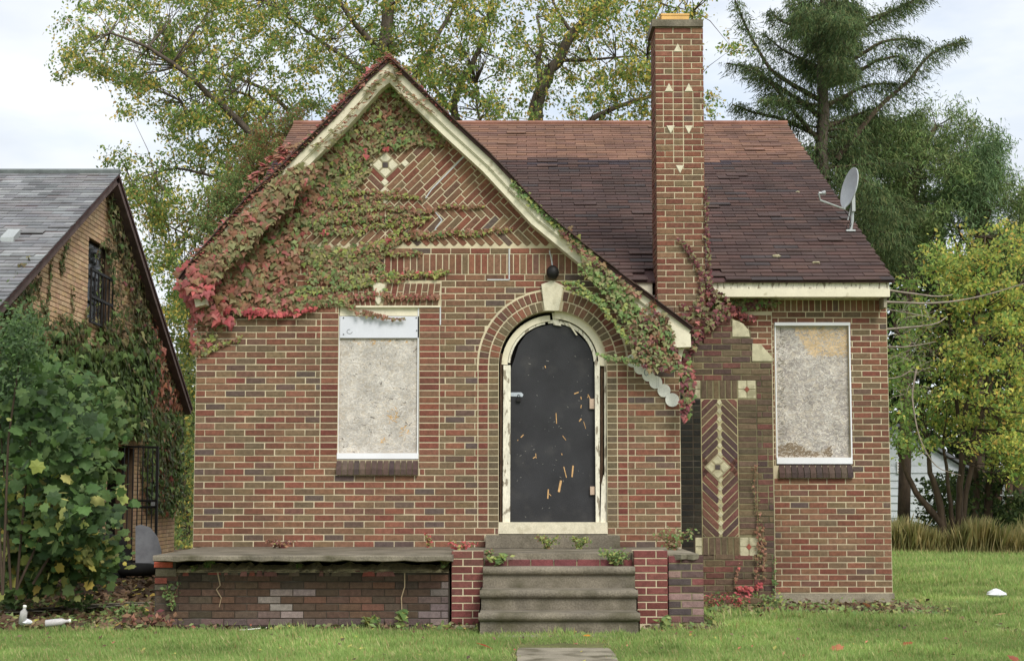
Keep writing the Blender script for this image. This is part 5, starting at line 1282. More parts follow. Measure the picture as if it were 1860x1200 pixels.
# ------------------------------------------------------------------ trees
def limb(mb, pts, r0, r1, n=7, col=None):
    pts = [Vector(p) for p in pts]; out = []
    for i in range(len(pts)-1):
        for t in (0, .25, .5, .75): out.append(pts[i].lerp(pts[i+1], t))
    out.append(pts[-1]); m_ = len(out)
    # soften the corners and wobble
    for _ in range(2): out = [out[0]] + [(out[i-1]+out[i]*2+out[i+1])/4 for i in range(1, m_-1)] + [out[-1]]
    out = [p + Vector((random.gauss(0,1), random.gauss(0,1), random.gauss(0,1)))*(r0*.12) if 0 < i < m_-1 else p for i, p in enumerate(out)]
    mb.tube(out, [lerp(r0, r1, i/(m_-1)) for i in range(m_)], n); return out
def crown_tree(name, label, limbs, Y0, clusters, leaf_n, leaf_s, rad, pal, barkm, group=None, cat='tree', twig=.012, depthj=2.0, T=T_LEAF, droop=0., branch_name='branch', matl=LEAFT, orient=None, twm=None, lsc=1.):
    """limbs: list (pts world, r0, r1); clusters: list of world centres with colour mix"""
    base = Vector(limbs[0][0][0]); t = thing(name, label, cat, (base.x, base.y, .0), group)
    samples = []
    for i, (pts, r0, r1) in enumerate(limbs):
        mb = MB(); o_ = limb(mb, pts, r0*lsc, r1*lsc); samples += o_[1:]; mb.build('trunk' if i == 0 else branch_name, barkm, t, smooth=True)
    S_ = np.array([tuple(p) for p in samples]); tw = MB(); pos, nr, tp, sz, cl = [], [], [], [], []
    for c, mixw in clusters:
        c = Vector(c); d = np.linalg.norm(S_-np.array(c), axis=1); a = Vector(S_[int(np.argmin(d))]); L_ = (c-a).length
        if L_ > .15:
            m1 = a.lerp(c, .5)+Vector((random.gauss(0,.08), random.gauss(0,.08), random.gauss(.02,.06)))*L_
            tw.tube([a, a.lerp(m1, .6), m1, c], [twig*1.6*min(2, .6+L_*.4), twig*1.3, twig, twig*.4], 4, cap=False)
        shade = random.uniform(.8, 1.15); n_ = int(leaf_n*random.uniform(.6, 1.3)); k = 0; dirs = []
        for b in range(6):
            dv = Vector((random.gauss(0,1), random.gauss(0,1), random.gauss(.0,.7)-droop)); dv.normalize(); dirs.append(dv*rad*random.uniform(.5, 1.25))
            if twig > .005: tw.tube([c, c+dirs[-1]*.9], [twig*.4, twig*.15], 3, cap=False)
        for _ in range(n_):
            dv = random.choice(dirs); q = random.random()**.7
            p = c + dv*q + Vector((random.gauss(0,1), random.gauss(0,1), random.gauss(0,1)-droop*.5))*(rad*.16)
            pos.append(p); tp.append((random.gauss(0,.6)+dv.x, random.gauss(0,.6)+dv.y, -.7+random.gauss(0,.5)-droop)); nr.append((random.gauss(0,1), random.gauss(-.4,1), random.gauss(.5,.8)))
            sz.append(leaf_s*random.uniform(.55, 1.4)); cl.append(tuple(min(x*shade*1.12, .8) for x in pickc(mixw)))
    tw.build('twigs', twm or barkm, t)['kind'] = 'stuff'
    scatter('crown', T, pos, nr, tp, sz, cl, matl, t, 'stuff'); return t
BT = 31.0
def PL(pts, Y, dj=0): return [P(a, b, Y+dj*(i/(len(pts)))) for i, (a, b) in enumerate(pts)]
TG = [s(128,156,66), s(112,142,58), s(144,166,72), s(98,130,52)]; TY = [s(208,196,72), s(220,194,66), s(194,186,76), s(224,188,64)]; TO = [s(206,164,84), s(180,160,84)]
def mixT(x, y):
    k = .5+.5*math.sin(x*.021+2)*math.sin(y*.03+x*.008)
    return [(TG, 5), (TY, .8+1.6*k), (TO, .25)] if x < 1000 else [(TG, 4.2), (TY, 1.6+k), (TO, .5)]
def bandclusters(poly, n, Y, dj, gaps, mixf): return [(P(a, b, Y+random.uniform(-dj, dj)), mixf(a, b)) for a, b in sample_poly(poly, n, gaps)]
g1 = [(250,245,55,40),(190,170,40,25),(330,330,30,25),(480,150,22,16),(560,60,20,14),(300,130,35,20),(430,40,15,12),(240,420,30,24),(640,95,18,14),(360,190,22,16),(255,60,14,12),(600,180,25,14),(520,110,16,12)]
polyL = [(110,20),(160,-40),(780,-60),(770,225),(560,225),(520,330),(380,450),(350,470),(345,620),(300,560),(285,480),(245,430),(225,350),(195,290),(270,230),(200,190),(110,150),(85,115),(120,95)]
cl1 = bandclusters(polyL, 620, BT, 2.2, g1, mixT)
l1 = [(PL([(735,700),(725,400),(712,200),(700,90),(706,-60)], BT), .3, .16),
      (PL([(735,520),(600,400),(450,235),(380,170),(290,95),(200,60)], BT-.5, -2), .16, .03),
      (PL([(712,200),(760,130),(800,60),(850,-40)], BT, 1), .12, .04),
      (PL([(640,440),(520,180),(430,140),(330,120)], BT+.5, 1), .09, .02),
      (PL([(520,310),(470,175),(400,160),(330,185)], BT), .06, .015),
      (PL([(706,110),(640,40),(590,-40)], BT, -1), .11, .05),
      (PL([(712,160),(650,120),(560,60),(480,0)], BT, 1.5), .08, .03),
      (PL([(560,400),(420,330),(320,300),(240,330)], BT-.5, -1), .07, .015),
      (PL([(600,560),(430,480),(330,420),(280,400)], BT), .06, .015)]
crown_tree('large_tree', 'tall spreading green and yellow tree behind the house on the left of the gable peak', l1, BT, cl1, 100, .085, .42, None, BARK, twig=.008, lsc=.72)
g2 = [(900,70,26,16),(1010,70,18,14),(1065,130,22,14),(1120,60,30,18),(935,165,25,15),(1130,195,20,12),(1290,60,20,60),(1180,110,18,20),(1060,190,20,10),(870,140,14,12),(1300,150,18,20)]
polyR = [(760,-60),(1320,-60),(1290,40),(1345,90),(1300,130),(1310,160),(1290,215),(1200,222),(770,222)]
cl2 = bandclusters(polyR, 330, BT, 2.0, g2, mixT)
l2 = [(PL([(985,700),(975,300),(968,195),(1000,130),(1040,60),(1090,15),(1160,-60)], BT), .26, .08),
      (PL([(985,170),(975,120),(985,75),(975,30)], BT, 1), .1, .04),
      (PL([(1010,110),(1060,110),(1120,105),(1175,100)], BT, -1), .06, .015),
      (PL([(985,420),(1055,225),(1120,195),(1190,170),(1240,175)], BT), .11, .03),
      (PL([(860,600),(830,230),(822,180),(858,120),(880,60),(900,-30)], BT+1), .14, .05),
      (PL([(835,220),(780,150),(760,60)], BT+1, 1), .07, .03),
      (PL([(1040,60),(1010,20),(990,-40)], BT), .06, .02),
      (PL([(1150,-40),(1200,10),(1260,20)], BT), .05, .01), (PL([(900,330),(868,215),(866,150)], BT), .05, .02)]
crown_tree('large_tree', 'tall green and yellow tree behind the main roof, left of the chimney', l2, BT, cl2, 90, .085, .42, None, BARK, twig=.008, lsc=.75)
# feathery reddish shrub tree behind the left roof corner
RSH = [s(150,110,64), s(164,104,70), s(138,120,64), s(120,128,60), s(134,136,66)]
poly3 = [(545,195),(560,230),(530,290),(470,340),(420,400),(370,450),(350,430),(400,330),(430,290),(440,250),(490,215)]
crown_tree('shrub_tree', 'feathery rust and green small tree just behind the left roof corner', [(PL([(500,700),(490,420),(470,330)], 27), .06, .02), (PL([(495,450),(520,300),(530,230)], 27), .04, .01), (PL([(480,480),(430,400),(400,380)], 27), .04, .01)], 27,
   [(P(a, b, 27+random.uniform(-.8,.8)), [(RSH,3),(GRN,1.5)] if b < 320 else [(RSH,1),(GRN,3)]) for a, b in sample_poly(poly3, 170)], 90, .055, .26, None, BARKD, twig=.006)
# greenery seen between the two houses
poly4 = [(318,560),(356,470),(362,1000),(322,1010)]
crown_tree('shrub_tree', 'narrow strip of yellow green foliage between the two houses', [(PL([(342,1010),(340,800),(345,560)], 34), .05, .02)], 34,
   [(P(a, b, 34+random.uniform(-1.5,1.5)), [(GRN,3),(YGR,1.4),(TY,.8)]) for a, b in sample_poly(poly4, 170)], 60, .1, .45, None, BARKD, twig=.006)
# spruce
def needles_tree(name, label, trunk, r0, r1, branches, n_per_m, size, pal, spread, hang):
    base = Vector(trunk[0]); t = thing(name, label, 'tree', (base.x, base.y, 0)); mb = MB(); limb(mb, trunk, r0, r1, 8); mb.build('trunk', BARK, t, smooth=True)
    pos, nr, tp, sz, wd_, cl = [], [], [], [], [], []
    for pts, br in branches:
        mb = MB(); o_ = limb(mb, pts, br, br*.25, 5); mb.build('branch', BARKD, t)
        L_ = sum((a-b).length for a, b in zip(o_, o_[1:])); n = int(L_*n_per_m); m_ = len(o_)
        for _ in range(n):
            q = random.random()**.75; i = min(int(q*(m_-1)), m_-2); p = o_[i].lerp(o_[i+1], q*(m_-1)-i)
            if q < .12: continue
            d = (o_[i+1]-o_[i]).normalized(); k = spread*(1.15-q*.8)
            side = Vector((random.gauss(0,1), random.gauss(0,1), random.gauss(0,.35)))*.5*k
            hh = random.random()*hang*(1.1-q*.6); p2 = p+side+Vector((0,0,-hh*.9*random.random()))
            pos.append(p2); tp.append(d*.5+Vector((side.x, side.y, 0))*.9/max(k,.05)+Vector((random.gauss(0,.3), random.gauss(0,.3), -.9*hang*1.5+random.gauss(0,.25))))
            nr.append((random.gauss(0,1), random.gauss(-.5,1), random.gauss(.3,.7))); s_ = size*random.uniform(.6,1.4); sz.append(s_); wd_.append(s_*.9)
            cl.append(jt(random.choice(pal), .22))
    scatter('needles', T_NEED, pos, nr, tp, sz, cl, NEED, t, 'stuff', wid=wd_); return t
SY = 33
SPC = [s(90,112,62), s(78,100,56), s(102,120,66), s(108,114,64), s(70,92,52)]
brs = []
for pts, r in (([(1495,185),(1450,160),(1400,130),(1360,60),(1335,0)], .07), ([(1495,95),(1455,55),(1410,35),(1400,20)], .05), ([(1495,75),(1470,20),(1480,-40)], .05),
    ([(1497,60),(1560,40),(1620,20),(1700,-15)], .06), ([(1497,88),(1560,55),(1610,25),(1660,0)], .06), ([(1497,120),(1550,110),(1600,75),(1650,70),(1674,80)], .06), ([(1497,160),(1555,135),(1590,110),(1640,100),(1645,120)], .06),
    ([(1520,290),(1600,190),(1650,150),(1690,95),(1752,72)], .07), ([(1495,215),(1450,180),(1400,150),(1375,125),(1320,115)], .07), ([(1500,270),(1440,200),(1400,150),(1350,120)], .06),
    ([(1495,250),(1420,215),(1370,205),(1330,190)], .06), ([(1497,195),(1550,165),(1590,150),(1630,155)], .06), ([(1497,235),(1550,210),(1600,195)], .06),
    ([(1495,130),(1450,105),(1420,90),(1385,60)], .05), ([(1495,30),(1450,5),(1430,-20)], .05), ([(1497,30),(1540,0),(1570,-30)], .05), ([(1497,20),(1530,30),(1560,25)], .04)):
    brs.append((PL(pts, SY, random.uniform(-2, 2)), r))
for k in range(80):
    y = random.uniform(-30, 470); sd_ = random.choice((-1, 1)); ln = random.uniform(40, 110)+max(0, y-180)*.35
    if y < 170: ln = random.uniform(25, 70)
    x1 = 1496+sd_*ln; 
    brs.append((PL([(1496, y), (1496+sd_*ln*.5, y-8+random.uniform(-6,10)), (x1, y+random.uniform(-18, 26))], SY, random.uniform(-4, 4)), .035))
needles_tree('spruce_tree', 'tall spruce with drooping branches rising behind the right end of the roof', PL([(1500,1000),(1496,500),(1494,200),(1497,-60)], SY), .2, .1, brs, 620, .12, SPC, .55, .8)
# rounded evergreens on the right
def ever(name, label, poly, n, Y, trunkpx, pal, size=.16, rad=.62, leafn=110, gaps=(), dj=2.2, cat='tree'):
    mixw = [(pal, 1)]
    lm = [(PL(trunkpx, Y), .16, .06)]
    for _ in range(7):
        a = sample_poly(poly, 1)[0]; q = interp(trunkpx, random.uniform(.4, .9)); lm.append((PL([q, ((q[0]+a[0])/2, (q[1]+a[1])/2+8), a], Y, random.uniform(-1.5, 1.5)), .06, .015))
    return crown_tree(name, label, lm, Y, [(P(a, b, Y+random.uniform(-dj, dj)), mixw) for a, b in sample_poly(poly, n, gaps)], leafn, size, rad, None, BARKD, twig=.009, droop=.15, T=T_NEED, matl=NEED, cat=cat)
EV = [s(108,132,68), s(94,120,60), s(122,142,76), s(84,108,56), s(118,130,70)]
EV2 = [s(104,132,80), s(92,120,74), s(118,142,90), s(84,110,68)]
ever('evergreen_tree', 'broad dark evergreen with a rounded top to the right of the spruce', [(1540,215),(1620,215),(1680,200),(1755,195),(1775,225),(1765,250),(1740,330),(1700,420),(1620,500),(1560,400),(1520,330),(1490,260)], 215, 36, [(1640,1000),(1650,500),(1660,300),(1700,230)], EV, size=.14, gaps=[(1530,262,14,9),(1715,258,15,10),(1645,300,12,8),(1540,380,16,22),(1690,330,18,8)], leafn=190)
ever('evergreen_tree', 'blue green evergreen with soft drooping tips at the right, below the sky', [(1760,250),(1800,235),(1828,260),(1820,300),(1800,330),(1790,400),(1700,420),(1720,330)], 90, 37, [(1780,1000),(1775,500),(1790,280)], EV2, size=.14, leafn=190)
ever('evergreen_tree', 'dark evergreen at the far right edge behind the yellow tree', [(1790,335),(1850,325),(1910,320),(1910,560),(1780,520),(1760,430)], 110, 38, [(1850,1000),(1850,500),(1860,340)], EV, size=.14, leafn=190)
# yellow-green multi-stemmed tree
YTR = [s(196,200,74), s(182,192,72), s(210,202,76), s(166,184,72)]; YGN = [s(126,158,68), s(112,146,62), s(142,168,74)]; YOR = [s(226,200,76), s(220,180,72)]
def mixY(a, b):
    k = sm(1640, 1760, a)*1.0; k = float(k)
    return [(YGN, 4.2-2.2*k), (YTR, .4+2.1*k), (YOR, .1+.5*k)]
polyY = [(1625,600),(1650,470),(1668,540),(1700,430),(1722,470),(1752,395),(1776,450),(1800,440),(1822,385),(1845,450),(1862,420),(1910,440),(1910,860),(1850,850),(1800,800),(1760,825),(1700,800),(1660,830),(1625,820),(1618,700)]
ly = [(PL([(1720,1003),(1712,950),(1690,930),(1655,880),(1632,820)], 30), .1, .04)]
for pts, r in (([(1716,985),(1705,900),(1690,860),(1685,800)], .09), ([(1738,1003),(1742,940),(1745,860),(1748,780),(1770,650)], .09), ([(1738,1003),(1728,930),(1720,860),(1712,800)], .06), ([(1745,1000),(1752,900),(1790,740),(1800,600)], .07), ([(1745,860),(1800,700),(1830,600),(1850,520)], .04), ([(1740,760),(1730,600),(1700,500)], .04), ([(1760,640),(1780,500),(1790,430)], .035)):
    ly.append((PL(pts, 30, random.uniform(-.5,.5)), r, r*.4))
crown_tree('leafy_tree', 'yellow and green multi-stemmed tree at the right behind the side lawn', ly, 30, [(P(a, b, 30+random.uniform(-2,2)), mixY(a, b)) for a, b in sample_poly(polyY, 300, [(1805,620,24,16),(1815,675,28,16),(1840,560,18,12),(1700,600,16,14),(1760,520,14,16),(1660,520,12,18),(1690,720,16,10),(1790,780,20,10)])], 84, .092, .4, None, BARKD, twig=.01)
ly = [(PL([(1790,1003),(1795,930),(1800,860),(1835,700)], 32), .12, .05), (PL([(1797,920),(1830,860),(1900,840)], 32), .05, .02), (PL([(1770,1000),(1775,900),(1768,800)], 32), .09, .05)]
crown_tree('leafy_tree', 'darker stemmed tree with low yellow leaves right of the multi-stemmed tree', ly, 32, [(P(a, b, 32+random.uniform(-1.5,1.5)), [(YGN,2),(YTR,3)]) for a, b in sample_poly([(1780,780),(1910,700),(1910,900),(1860,880),(1800,850)], 55)], 60, .12, .42, None, BARKD, twig=.01)
# dead hanging spruce limbs beside the corner of the house
dt = thing('fallen_branch', 'bare grey dead branches reaching out beside the right corner of the house', 'branch', P(1640, 640, 24))
for pts, r in (([(1560,545),(1680,552),(1760,545),(1870,512)], .022), ([(1570,520),(1700,540),(1730,535)], .02), ([(1570,625),(1640,632),(1700,620)], .018), ([(1580,690),(1640,685),(1665,660)], .012), ([(1580,600),(1700,590),(1720,575)], .02), ([(1665,670),(1655,720),(1670,800),(1700,850),(1745,863)], .016), ([(1600,660),(1640,640),(1665,630)], .008), ([(1600,560),(1660,570),(1700,578)], .012)):
    mb = MB(); limb(mb, PL(pts, 27, random.uniform(-1,1)), r*1.2, r*.4, 5); mb.build('branch', mat('grey_twig', s(142,130,118)) if 'grey_twig' not in MATS else MATS['grey_twig'], dt)
tw = MB()
for _ in range(90):
    a, b = random.uniform(1622, 1700), random.uniform(540, 720); p = P(a, b, 27+random.uniform(-1,1)); q = p+Vector((random.uniform(-.4,.5), random.uniform(-.3,.3), random.uniform(-.35,.15))); tw.tube([p, p.lerp(q,.5)+Vector((0,0,.04)), q], [.006,.005,.002], 3)
tw.build('twigs', MATS['grey_twig'], dt)['kind'] = 'stuff'
# far wood mass behind everything
def mass(name, label, x0, x1, Y, ztop_, n, pal, size):
    pos = np.stack([RNG.uniform(x0, x1, n), RNG.uniform(Y-1.5, Y+2.5, n), np.zeros(n)], 1); h = ztop_(pos[:, 0]); pos[:, 2] = RNG.random(n)**.8*h
    pl_ = np.array(pal)[RNG.integers(0, len(pal), n)]*RNG.uniform(.75, 1.2, (n, 1))
    o = scatter(name, T_LEAF, pos, RNG.normal(0, 1, (n, 3))+np.array([0, -.6, .4]), RNG.normal(0, 1, (n, 3))+np.array([0, 0, -.6]), RNG.uniform(.6, 1.4, n)*size, pl_, NEED, kind='stuff'); tag(o, label, 'foliage'); return o
HD = [s(66,82,44), s(56,72,40), s(78,92,48), s(48,62,38)]
mass('woodland', 'dense dark undergrowth and far trees at the back of the side lawn', 7.5, 26, 43, lambda x: 8.6+1.2*np.sin(x*.7)+.8*np.sin(x*2.3), 42000, HD, .3)
mass('hedge', 'dark green far shrubs closing the view behind the left house', -30, -8.5, 44, lambda x: 3.4+.7*np.sin(x*1.1), 15000, HD+GRN, .3)
mass('undergrowth', 'low dark brambles under the trees on the right', 9.5, 15, 33, lambda x: 1.3+.5*np.sin(x*2.1)+.3*np.sin(x*5), 14000, HD+[s(84,98,50)], .13)
# tall dry grass fringe
n = 26000; x = RNG.uniform(7.2, 12.6, n); y = RNG.uniform(29.3, 31.0, n); h = RNG.uniform(.1, .8, n)*(.35+.35*np.sin(x*2.1+1)**2+.3*np.sin(x*7.7+y*3)**2)
c1, c2 = np.array(s(200,182,134)), np.array(s(142,150,96)); r_ = RNG.random((n, 1))
o = scatter('tall_grass', T_BLADE, np.stack([x, y, np.full(n, .08)], 1), np.stack([RNG.normal(0,.4,n), -np.ones(n), np.full(n,.1)], 1), np.stack([RNG.normal(0,.28,n), RNG.normal(0,.2,n), np.ones(n)], 1), h, c1*r_+c2*(1-r_), GRASSM, kind='stuff', wid=np.full(n, .015))
tag(o, 'strip of tall dry grass along the back edge of the side lawn', 'grass')
# white sided garage and dark shed far right
GY = 40; ga = thing('garage', 'white clapboard garage seen between tree trunks at the right', 'garage', (P(1670, 950, GY).x, GY, 0))
gx0, gx1 = P(1560, 900, GY).x, P(1745, 900, GY).x; gz1 = P(0, 845, GY).z; mb = MB(); mb.box(gx0, gx1, GY+.04, GY+5, 0, gz1); mb.build('wall', SIDING, ga)
k = 0; gap_z = P(0, 815, GY).z; gxm = P(1632, 900, GY).x
while k*.2 < gz1-.02:
    mb = MB(); z = k*.2; mb.add([(gx0,GY,z),(gx1,GY,z),(gx1,GY+.035,z+.205),(gx0,GY+.035,z+.205),(gx0,GY+.039,z),(gx1,GY+.039,z)], [(0,1,2,3),(0,4,5,1)]); mb.build('siding_board', SIDING, ga, origin=(gx0, GY, z)); k += 1
mb = MB(); mb.add([(gx0,GY+.02,gz1),(gx1,GY+.02,gz1),(gxm,GY+.02,gap_z+.55),(gx0,GY+5,gz1),(gx1,GY+5,gz1),(gxm,GY+5,gap_z+.55)], [(0,1,2),(5,4,3),(0,3,4,1),(1,4,5,2),(2,5,3,0)]); mb.build('gable', SIDING, ga)
for sgn in (0, 1):
    e = gx1+.2 if sgn else gx0-.2; zz = gz1-.08; mb = MB(); vs = [(gxm,GY-.15,gap_z+.6),(e,GY-.15,zz),(e,GY+5.1,zz),(gxm,GY+5.1,gap_z+.6)]; vs += [(a,b,c+.08) for a, b, c in vs]
    mb.add(vs, [(0,1,2,3),(7,6,5,4),(0,4,5,1),(1,5,6,2),(2,6,7,3),(3,7,4,0)]); mb.build('roof', mat('grey_roof', s(120,122,126)) if 'grey_roof' not in MATS else MATS['grey_roof'], ga)
vq0, vq1 = P(1629,859,GY), P(1644,838,GY); mb = MB(); mb.box(vq0.x, vq1.x, GY-.05, GY+.02, vq0.z, vq1.z); vn = mb.build('gable_vent', WHITE, ga)
for i in range(4): z = lerp(vq0.z, vq1.z, (i+.5)/4); mb = MB(); mb.box(vq0.x+.02, vq1.x-.02, GY-.06, GY-.051, z-.012, z+.012); mb.build('slat', mat('vent_slat', s(150,130,100)) if 'vent_slat' not in MATS else MATS['vent_slat'], vn)
sh = thing('shed', 'dark weathered shed half hidden under trees at the far right', 'shed', (P(1850, 950, 39).x, 39, 0))
a, b = P(1795, 900, 39).x, P(1960, 900, 39).x; mb = MB(); mb.box(a, b, 39, 41, 0, P(0,862,39).z); mb.build('wall', WOODD, sh)
mb = MB(); mb.box(a-.15, b+.15, 38.8, 41.2, P(0,862,39).z+.003, P(0,850,39).z); mb.build('roof', mat('tar_roof', s(52,50,48)), sh)
for i in range(14):
    x = lerp(a, b, i/14); mb = MB(); mb.box(x+.01, x+(b-a)/14-.01, 38.97, 38.997, .02, P(0,863,39).z); mb.build('plank', WOODD, sh)
mb = MB(); mb.tube([P(1823,985,35), P(1823,880,35)], .03, 8); mb.tube([P(1800,899,35), P(1850,900,35)], .02, 6); o = mb.build('fence_post', METAL, None, origin=P(1823,985,35)); tag(o, 'thin grey metal post with crossbar in front of the dark shed', 'post')
# ------------------------------------------------------------------ bushes at the left
def leafy(name, label, cat, clusters, T, size, leaf_n, rad, stems, group=None, singles=0, m=LEAF, flat=.6):
    base = Vector(stems[0][0]); t = thing(name, label, cat, base, group); mb = MB()
    for pts in stems: mb.tube(pts, [.014, .011, .007][:len(pts)] if len(pts) < 4 else [.014]*len(pts), 5)
    mb.build('stem', BARKD, t)
    pos, nr, tp, sz, cl = [], [], [], [], []
    for c, mixw in clusters:
        for _ in range(int(leaf_n*random.uniform(.6,1.3))):
            pos.append(Vector(c)+Vector((random.gauss(0,rad), random.gauss(0,rad), random.gauss(0,rad*.7)))); nr.append((random.gauss(.1,.55), random.gauss(-.6,.5), random.gauss(flat*.8,.5))); tp.append((random.gauss(0,.7), random.gauss(-.3,.5), random.gauss(-.7,.4)))
            sz.append(size*random.choice((random.uniform(.4,.8), random.uniform(.8,1.4)))); cl.append(pickc(mixw))
    scatter('foliage', T, pos, nr, tp, sz, cl, m, t, 'stuff', singles=singles); return t
BG = [s(76,108,46), s(64,94,40), s(90,120,54), s(54,80,36)]; BGL = [s(86,112,62), s(74,100,50)]
mk = lambda mixf, poly, n, Y, dj: [(P(a, b, Y+random.uniform(-dj, dj)), mixf(a, b)) for a, b in sample_poly(poly, n)]
pg = lambda x, y, Y: P(x, y, Y)
leafy('maple_sapling', 'maple sapling with big dark green leaves in front of the tan house', 'tree', mk(lambda a, b: [(BG,4),(YGR,.08 if b < 850 else .7)], [(0,690),(60,660),(120,720),(150,770),(160,820),(130,850),(130,920),(175,900),(190,960),(120,1000),(0,990)], 70, 14.4, .7), T_MAPLE, .1, 24, .15,
      [[P(30,1070,14.2), P(45,900,14.2), P(60,760,14.2)], [P(30,1070,14.2), P(90,940,14.3), P(120,800,14.2)], [P(20,1070,14.2), P(10,900,14.2), P(0,760,14.2)], [P(60,1060,14.3), P(120,960,14.3), P(170,930,14.3)]], singles=300)
leafy('bush', 'pale green small-leaved bush above the maple sapling at the left edge', 'bush', mk(lambda a, b: [(BGL,2),(BG,3)], [(-20,600),(40,560),(75,590),(80,640),(60,690),(0,720),(-20,720)], 34, 13.8, .4), T_LEAF, .055, 70, .11,
      [[P(5,1080,13.8), P(15,800,13.8), P(40,620,13.8)], [P(5,1080,13.8), P(-10,800,13.8), P(0,640,13.8)]])
leafy('bush', 'dark tangled bush with yellowing leaves at the foot of the tan wall', 'bush', mk(lambda a, b: [(BG,2),(DKG,2),(YGR,1.4),(TY,.4)], [(-20,880),(120,900),(170,950),(190,1010),(170,1040),(90,1060),(-20,1075)], 75, 15, .6), T_MAPLE, .095, 34, .14,
      [[P(80,1080,15), P(90,1000,15), P(120,930,15)], [P(20,1090,15), P(30,1000,15), P(20,920,15)]], singles=100)
leafy('bush', 'mid green leafy bush against the tan wall left of the doorway', 'bush', mk(lambda a, b: [(DKG,4),(BG,2)], [(0,700),(90,650),(180,700),(195,780),(185,850),(150,940),(0,950)], 120, 17, .5), T_IVY, .11, 40, .16,
      [[P(120,1040,17), P(110,900,17), P(100,720,17)]], singles=100)
# ------------------------------------------------------------------ small plants, weeds and litter
def weed(name, label, cat, px, py, Y, w_, h_, n, size, mixw, T=T_LEAF, z=None, stems=5, grp=None):
    c = P(px, py, Y)
    if z is not None: c.z = z
    t = thing(name, label, cat, c, grp); mb = MB(); pos, nr, tp, sz, cl = [], [], [], [], []; ends = []
    for i in range(stems):
        e = c+Vector((random.uniform(-w_, w_), random.uniform(-w_*.5, w_*.5), h_*random.uniform(.5, 1))); m_ = c.lerp(e, .5)+Vector((0,0,h_*.15)); mb.tube([c+(e-c)*.05, m_, e], .0025, 4); ends.append((m_, e))
    mb.build('stem', VINEW, t)
    for _ in range(n):
        m_, e = random.choice(ends); q = random.random(); p = (c.lerp(m_, q*2) if q < .5 else m_.lerp(e, q*2-1))+Vector((random.gauss(0,w_*.14), random.gauss(0,w_*.14), random.gauss(0,h_*.08))); p.z = max(p.z, c.z+.004)
        pos.append(p); nr.append((random.gauss(0,.6), random.gauss(-.6,.5), random.gauss(.6,.4))); tp.append((random.gauss(0,1), random.gauss(0,.6), random.gauss(-.1,.6))); sz.append(size*random.uniform(.6,1.3)); cl.append(pickc(mixw))
    scatter('foliage', T, pos, nr, tp, sz, cl, LEAF, t, 'stuff'); return t
SB = zS+.003
weed('weed', 'dry brown dead weed clump on the porch slab below the left window', 'weed', 512, 994, 15.1, .16, .09, 130, .04, [(BRL,4),(DKR,2),(YGR,.3)], z=SB, stems=10)
weed('weed', 'green weed with a red leaf tuft on the slab left of the steps', 'weed', 779, 985, 15.2, .05, .16, 40, .045, [(SCR,2.4),(YGR,2),(GRN,1)], z=SB)
weed('weed', 'trailing scarlet seedlings along the slab beside the left pier', 'weed', 838, 992, 14.6, .2, .09, 90, .045, [(SCR,3),(BRL,2),(YGR,1.5)], z=SB, stems=10)
weed('weed', 'yellow green leafy weed in front of the doorstep, left one of two', 'weed', 994, 995, 14.9, .13, .13, 190, .035, [(YGR,4),(GRN,2),(BRL,.8)], z=SB, stems=10)
weed('weed', 'yellow green leafy weed in front of the doorstep, right one of two', 'weed', 1052, 995, 14.9, .13, .12, 190, .035, [(YGR,4),(GRN,2),(OLG,.5)], z=SB, stems=10)
weed('weed', 'twiggy green bush growing on the slab at the right corner of the porch', 'bush', 1222, 992, 14.6, .22, .22, 260, .04, [(GRN,3),(OLG,2),(BRL,1.5)], z=SB, stems=14)
weed('weed', 'bright green ferny plant on the top step against the right pier', 'weed', 1118, 1026, 13.6, .17, .14, 300, .035, [(GRN,4),(YGR,1)], z=.575, stems=14)
weed('weed', 'grassy tuft at the left end of the top step', 'weed', 905, 1028, 13.55, .16, .1, 70, .07, [(GRN,3),(YGR,2)], z=.575, stems=8)
weed('weed', 'tangled brown weed between left pier and doorstep', 'weed', 888, 1005, 13.7, .06, .1, 60, .035, [(BRL,2),(GRN,2)], z=.62, stems=8)
for px, py, lab, k in ((375,1030,'small green plant sprouting under the left end of the slab', 1), (540,1031,'tiny green sprout in the gap under the slab', .5), (805,1030,'small green plant under the slab beside the left pier', 1), (350,1036,'little leaf sprout at the left of the porch wall top', .6)):
    weed('weed', lab, 'weed', px, py, PY-.0, .07*k, .08*k, int(36*k), .04, [(GRN,4),(YGR,1)])
weed('weed', 'trailing green vine hanging on the left corner of the porch wall', 'weed', 313, 1105, PY-.04, .1, .3, 60, .045, [(GRN,3),(DKG,2)], stems=5)
weed('weed', 'upright green dock leaf at the foot of the porch wall near the left pier', 'weed', 727, 1136, PY-.1, .05, .16, 12, .12, [(YGR,2),(GRN,2)], stems=3)
weed('weed', 'broad light green leaves at the foot of the porch wall', 'weed', 672, 1137, PY-.1, .1, .09, 16, .11, [(YGR,3),(GRN,2)], stems=4)
weed('weed', 'green weed at the foot of the right stub wall', 'weed', 1212, 1140, PY-.15, .12, .1, 50, .07, [(GRN,3),(YGR,1)], stems=6)
for i, (px, py, lab) in enumerate(((1300,1098,'red tinged weed at the foot of the chimney beside the stub wall'), (1400,1085,'leafy green weed at the chimney corner'), (1340,1112,'low red creeper on the soil below the chimney'))):
    weed('weed', lab, 'weed', px, py, 15.4, .2, .14, 110, .045, [(SCR,1.6),(BRL,2),(GRN,2)] if i != 1 else [(GRN,4),(YGR,1)], z=.07, stems=9)
weed('weed', 'dark dead leaf heap at the left foot of the porch corner', 'leaf pile', 270, 1130, 13.3, .25, .16, 200, .07, [(BRL,2),(DKR,2),(BRG,2)], z=.0, stems=14)
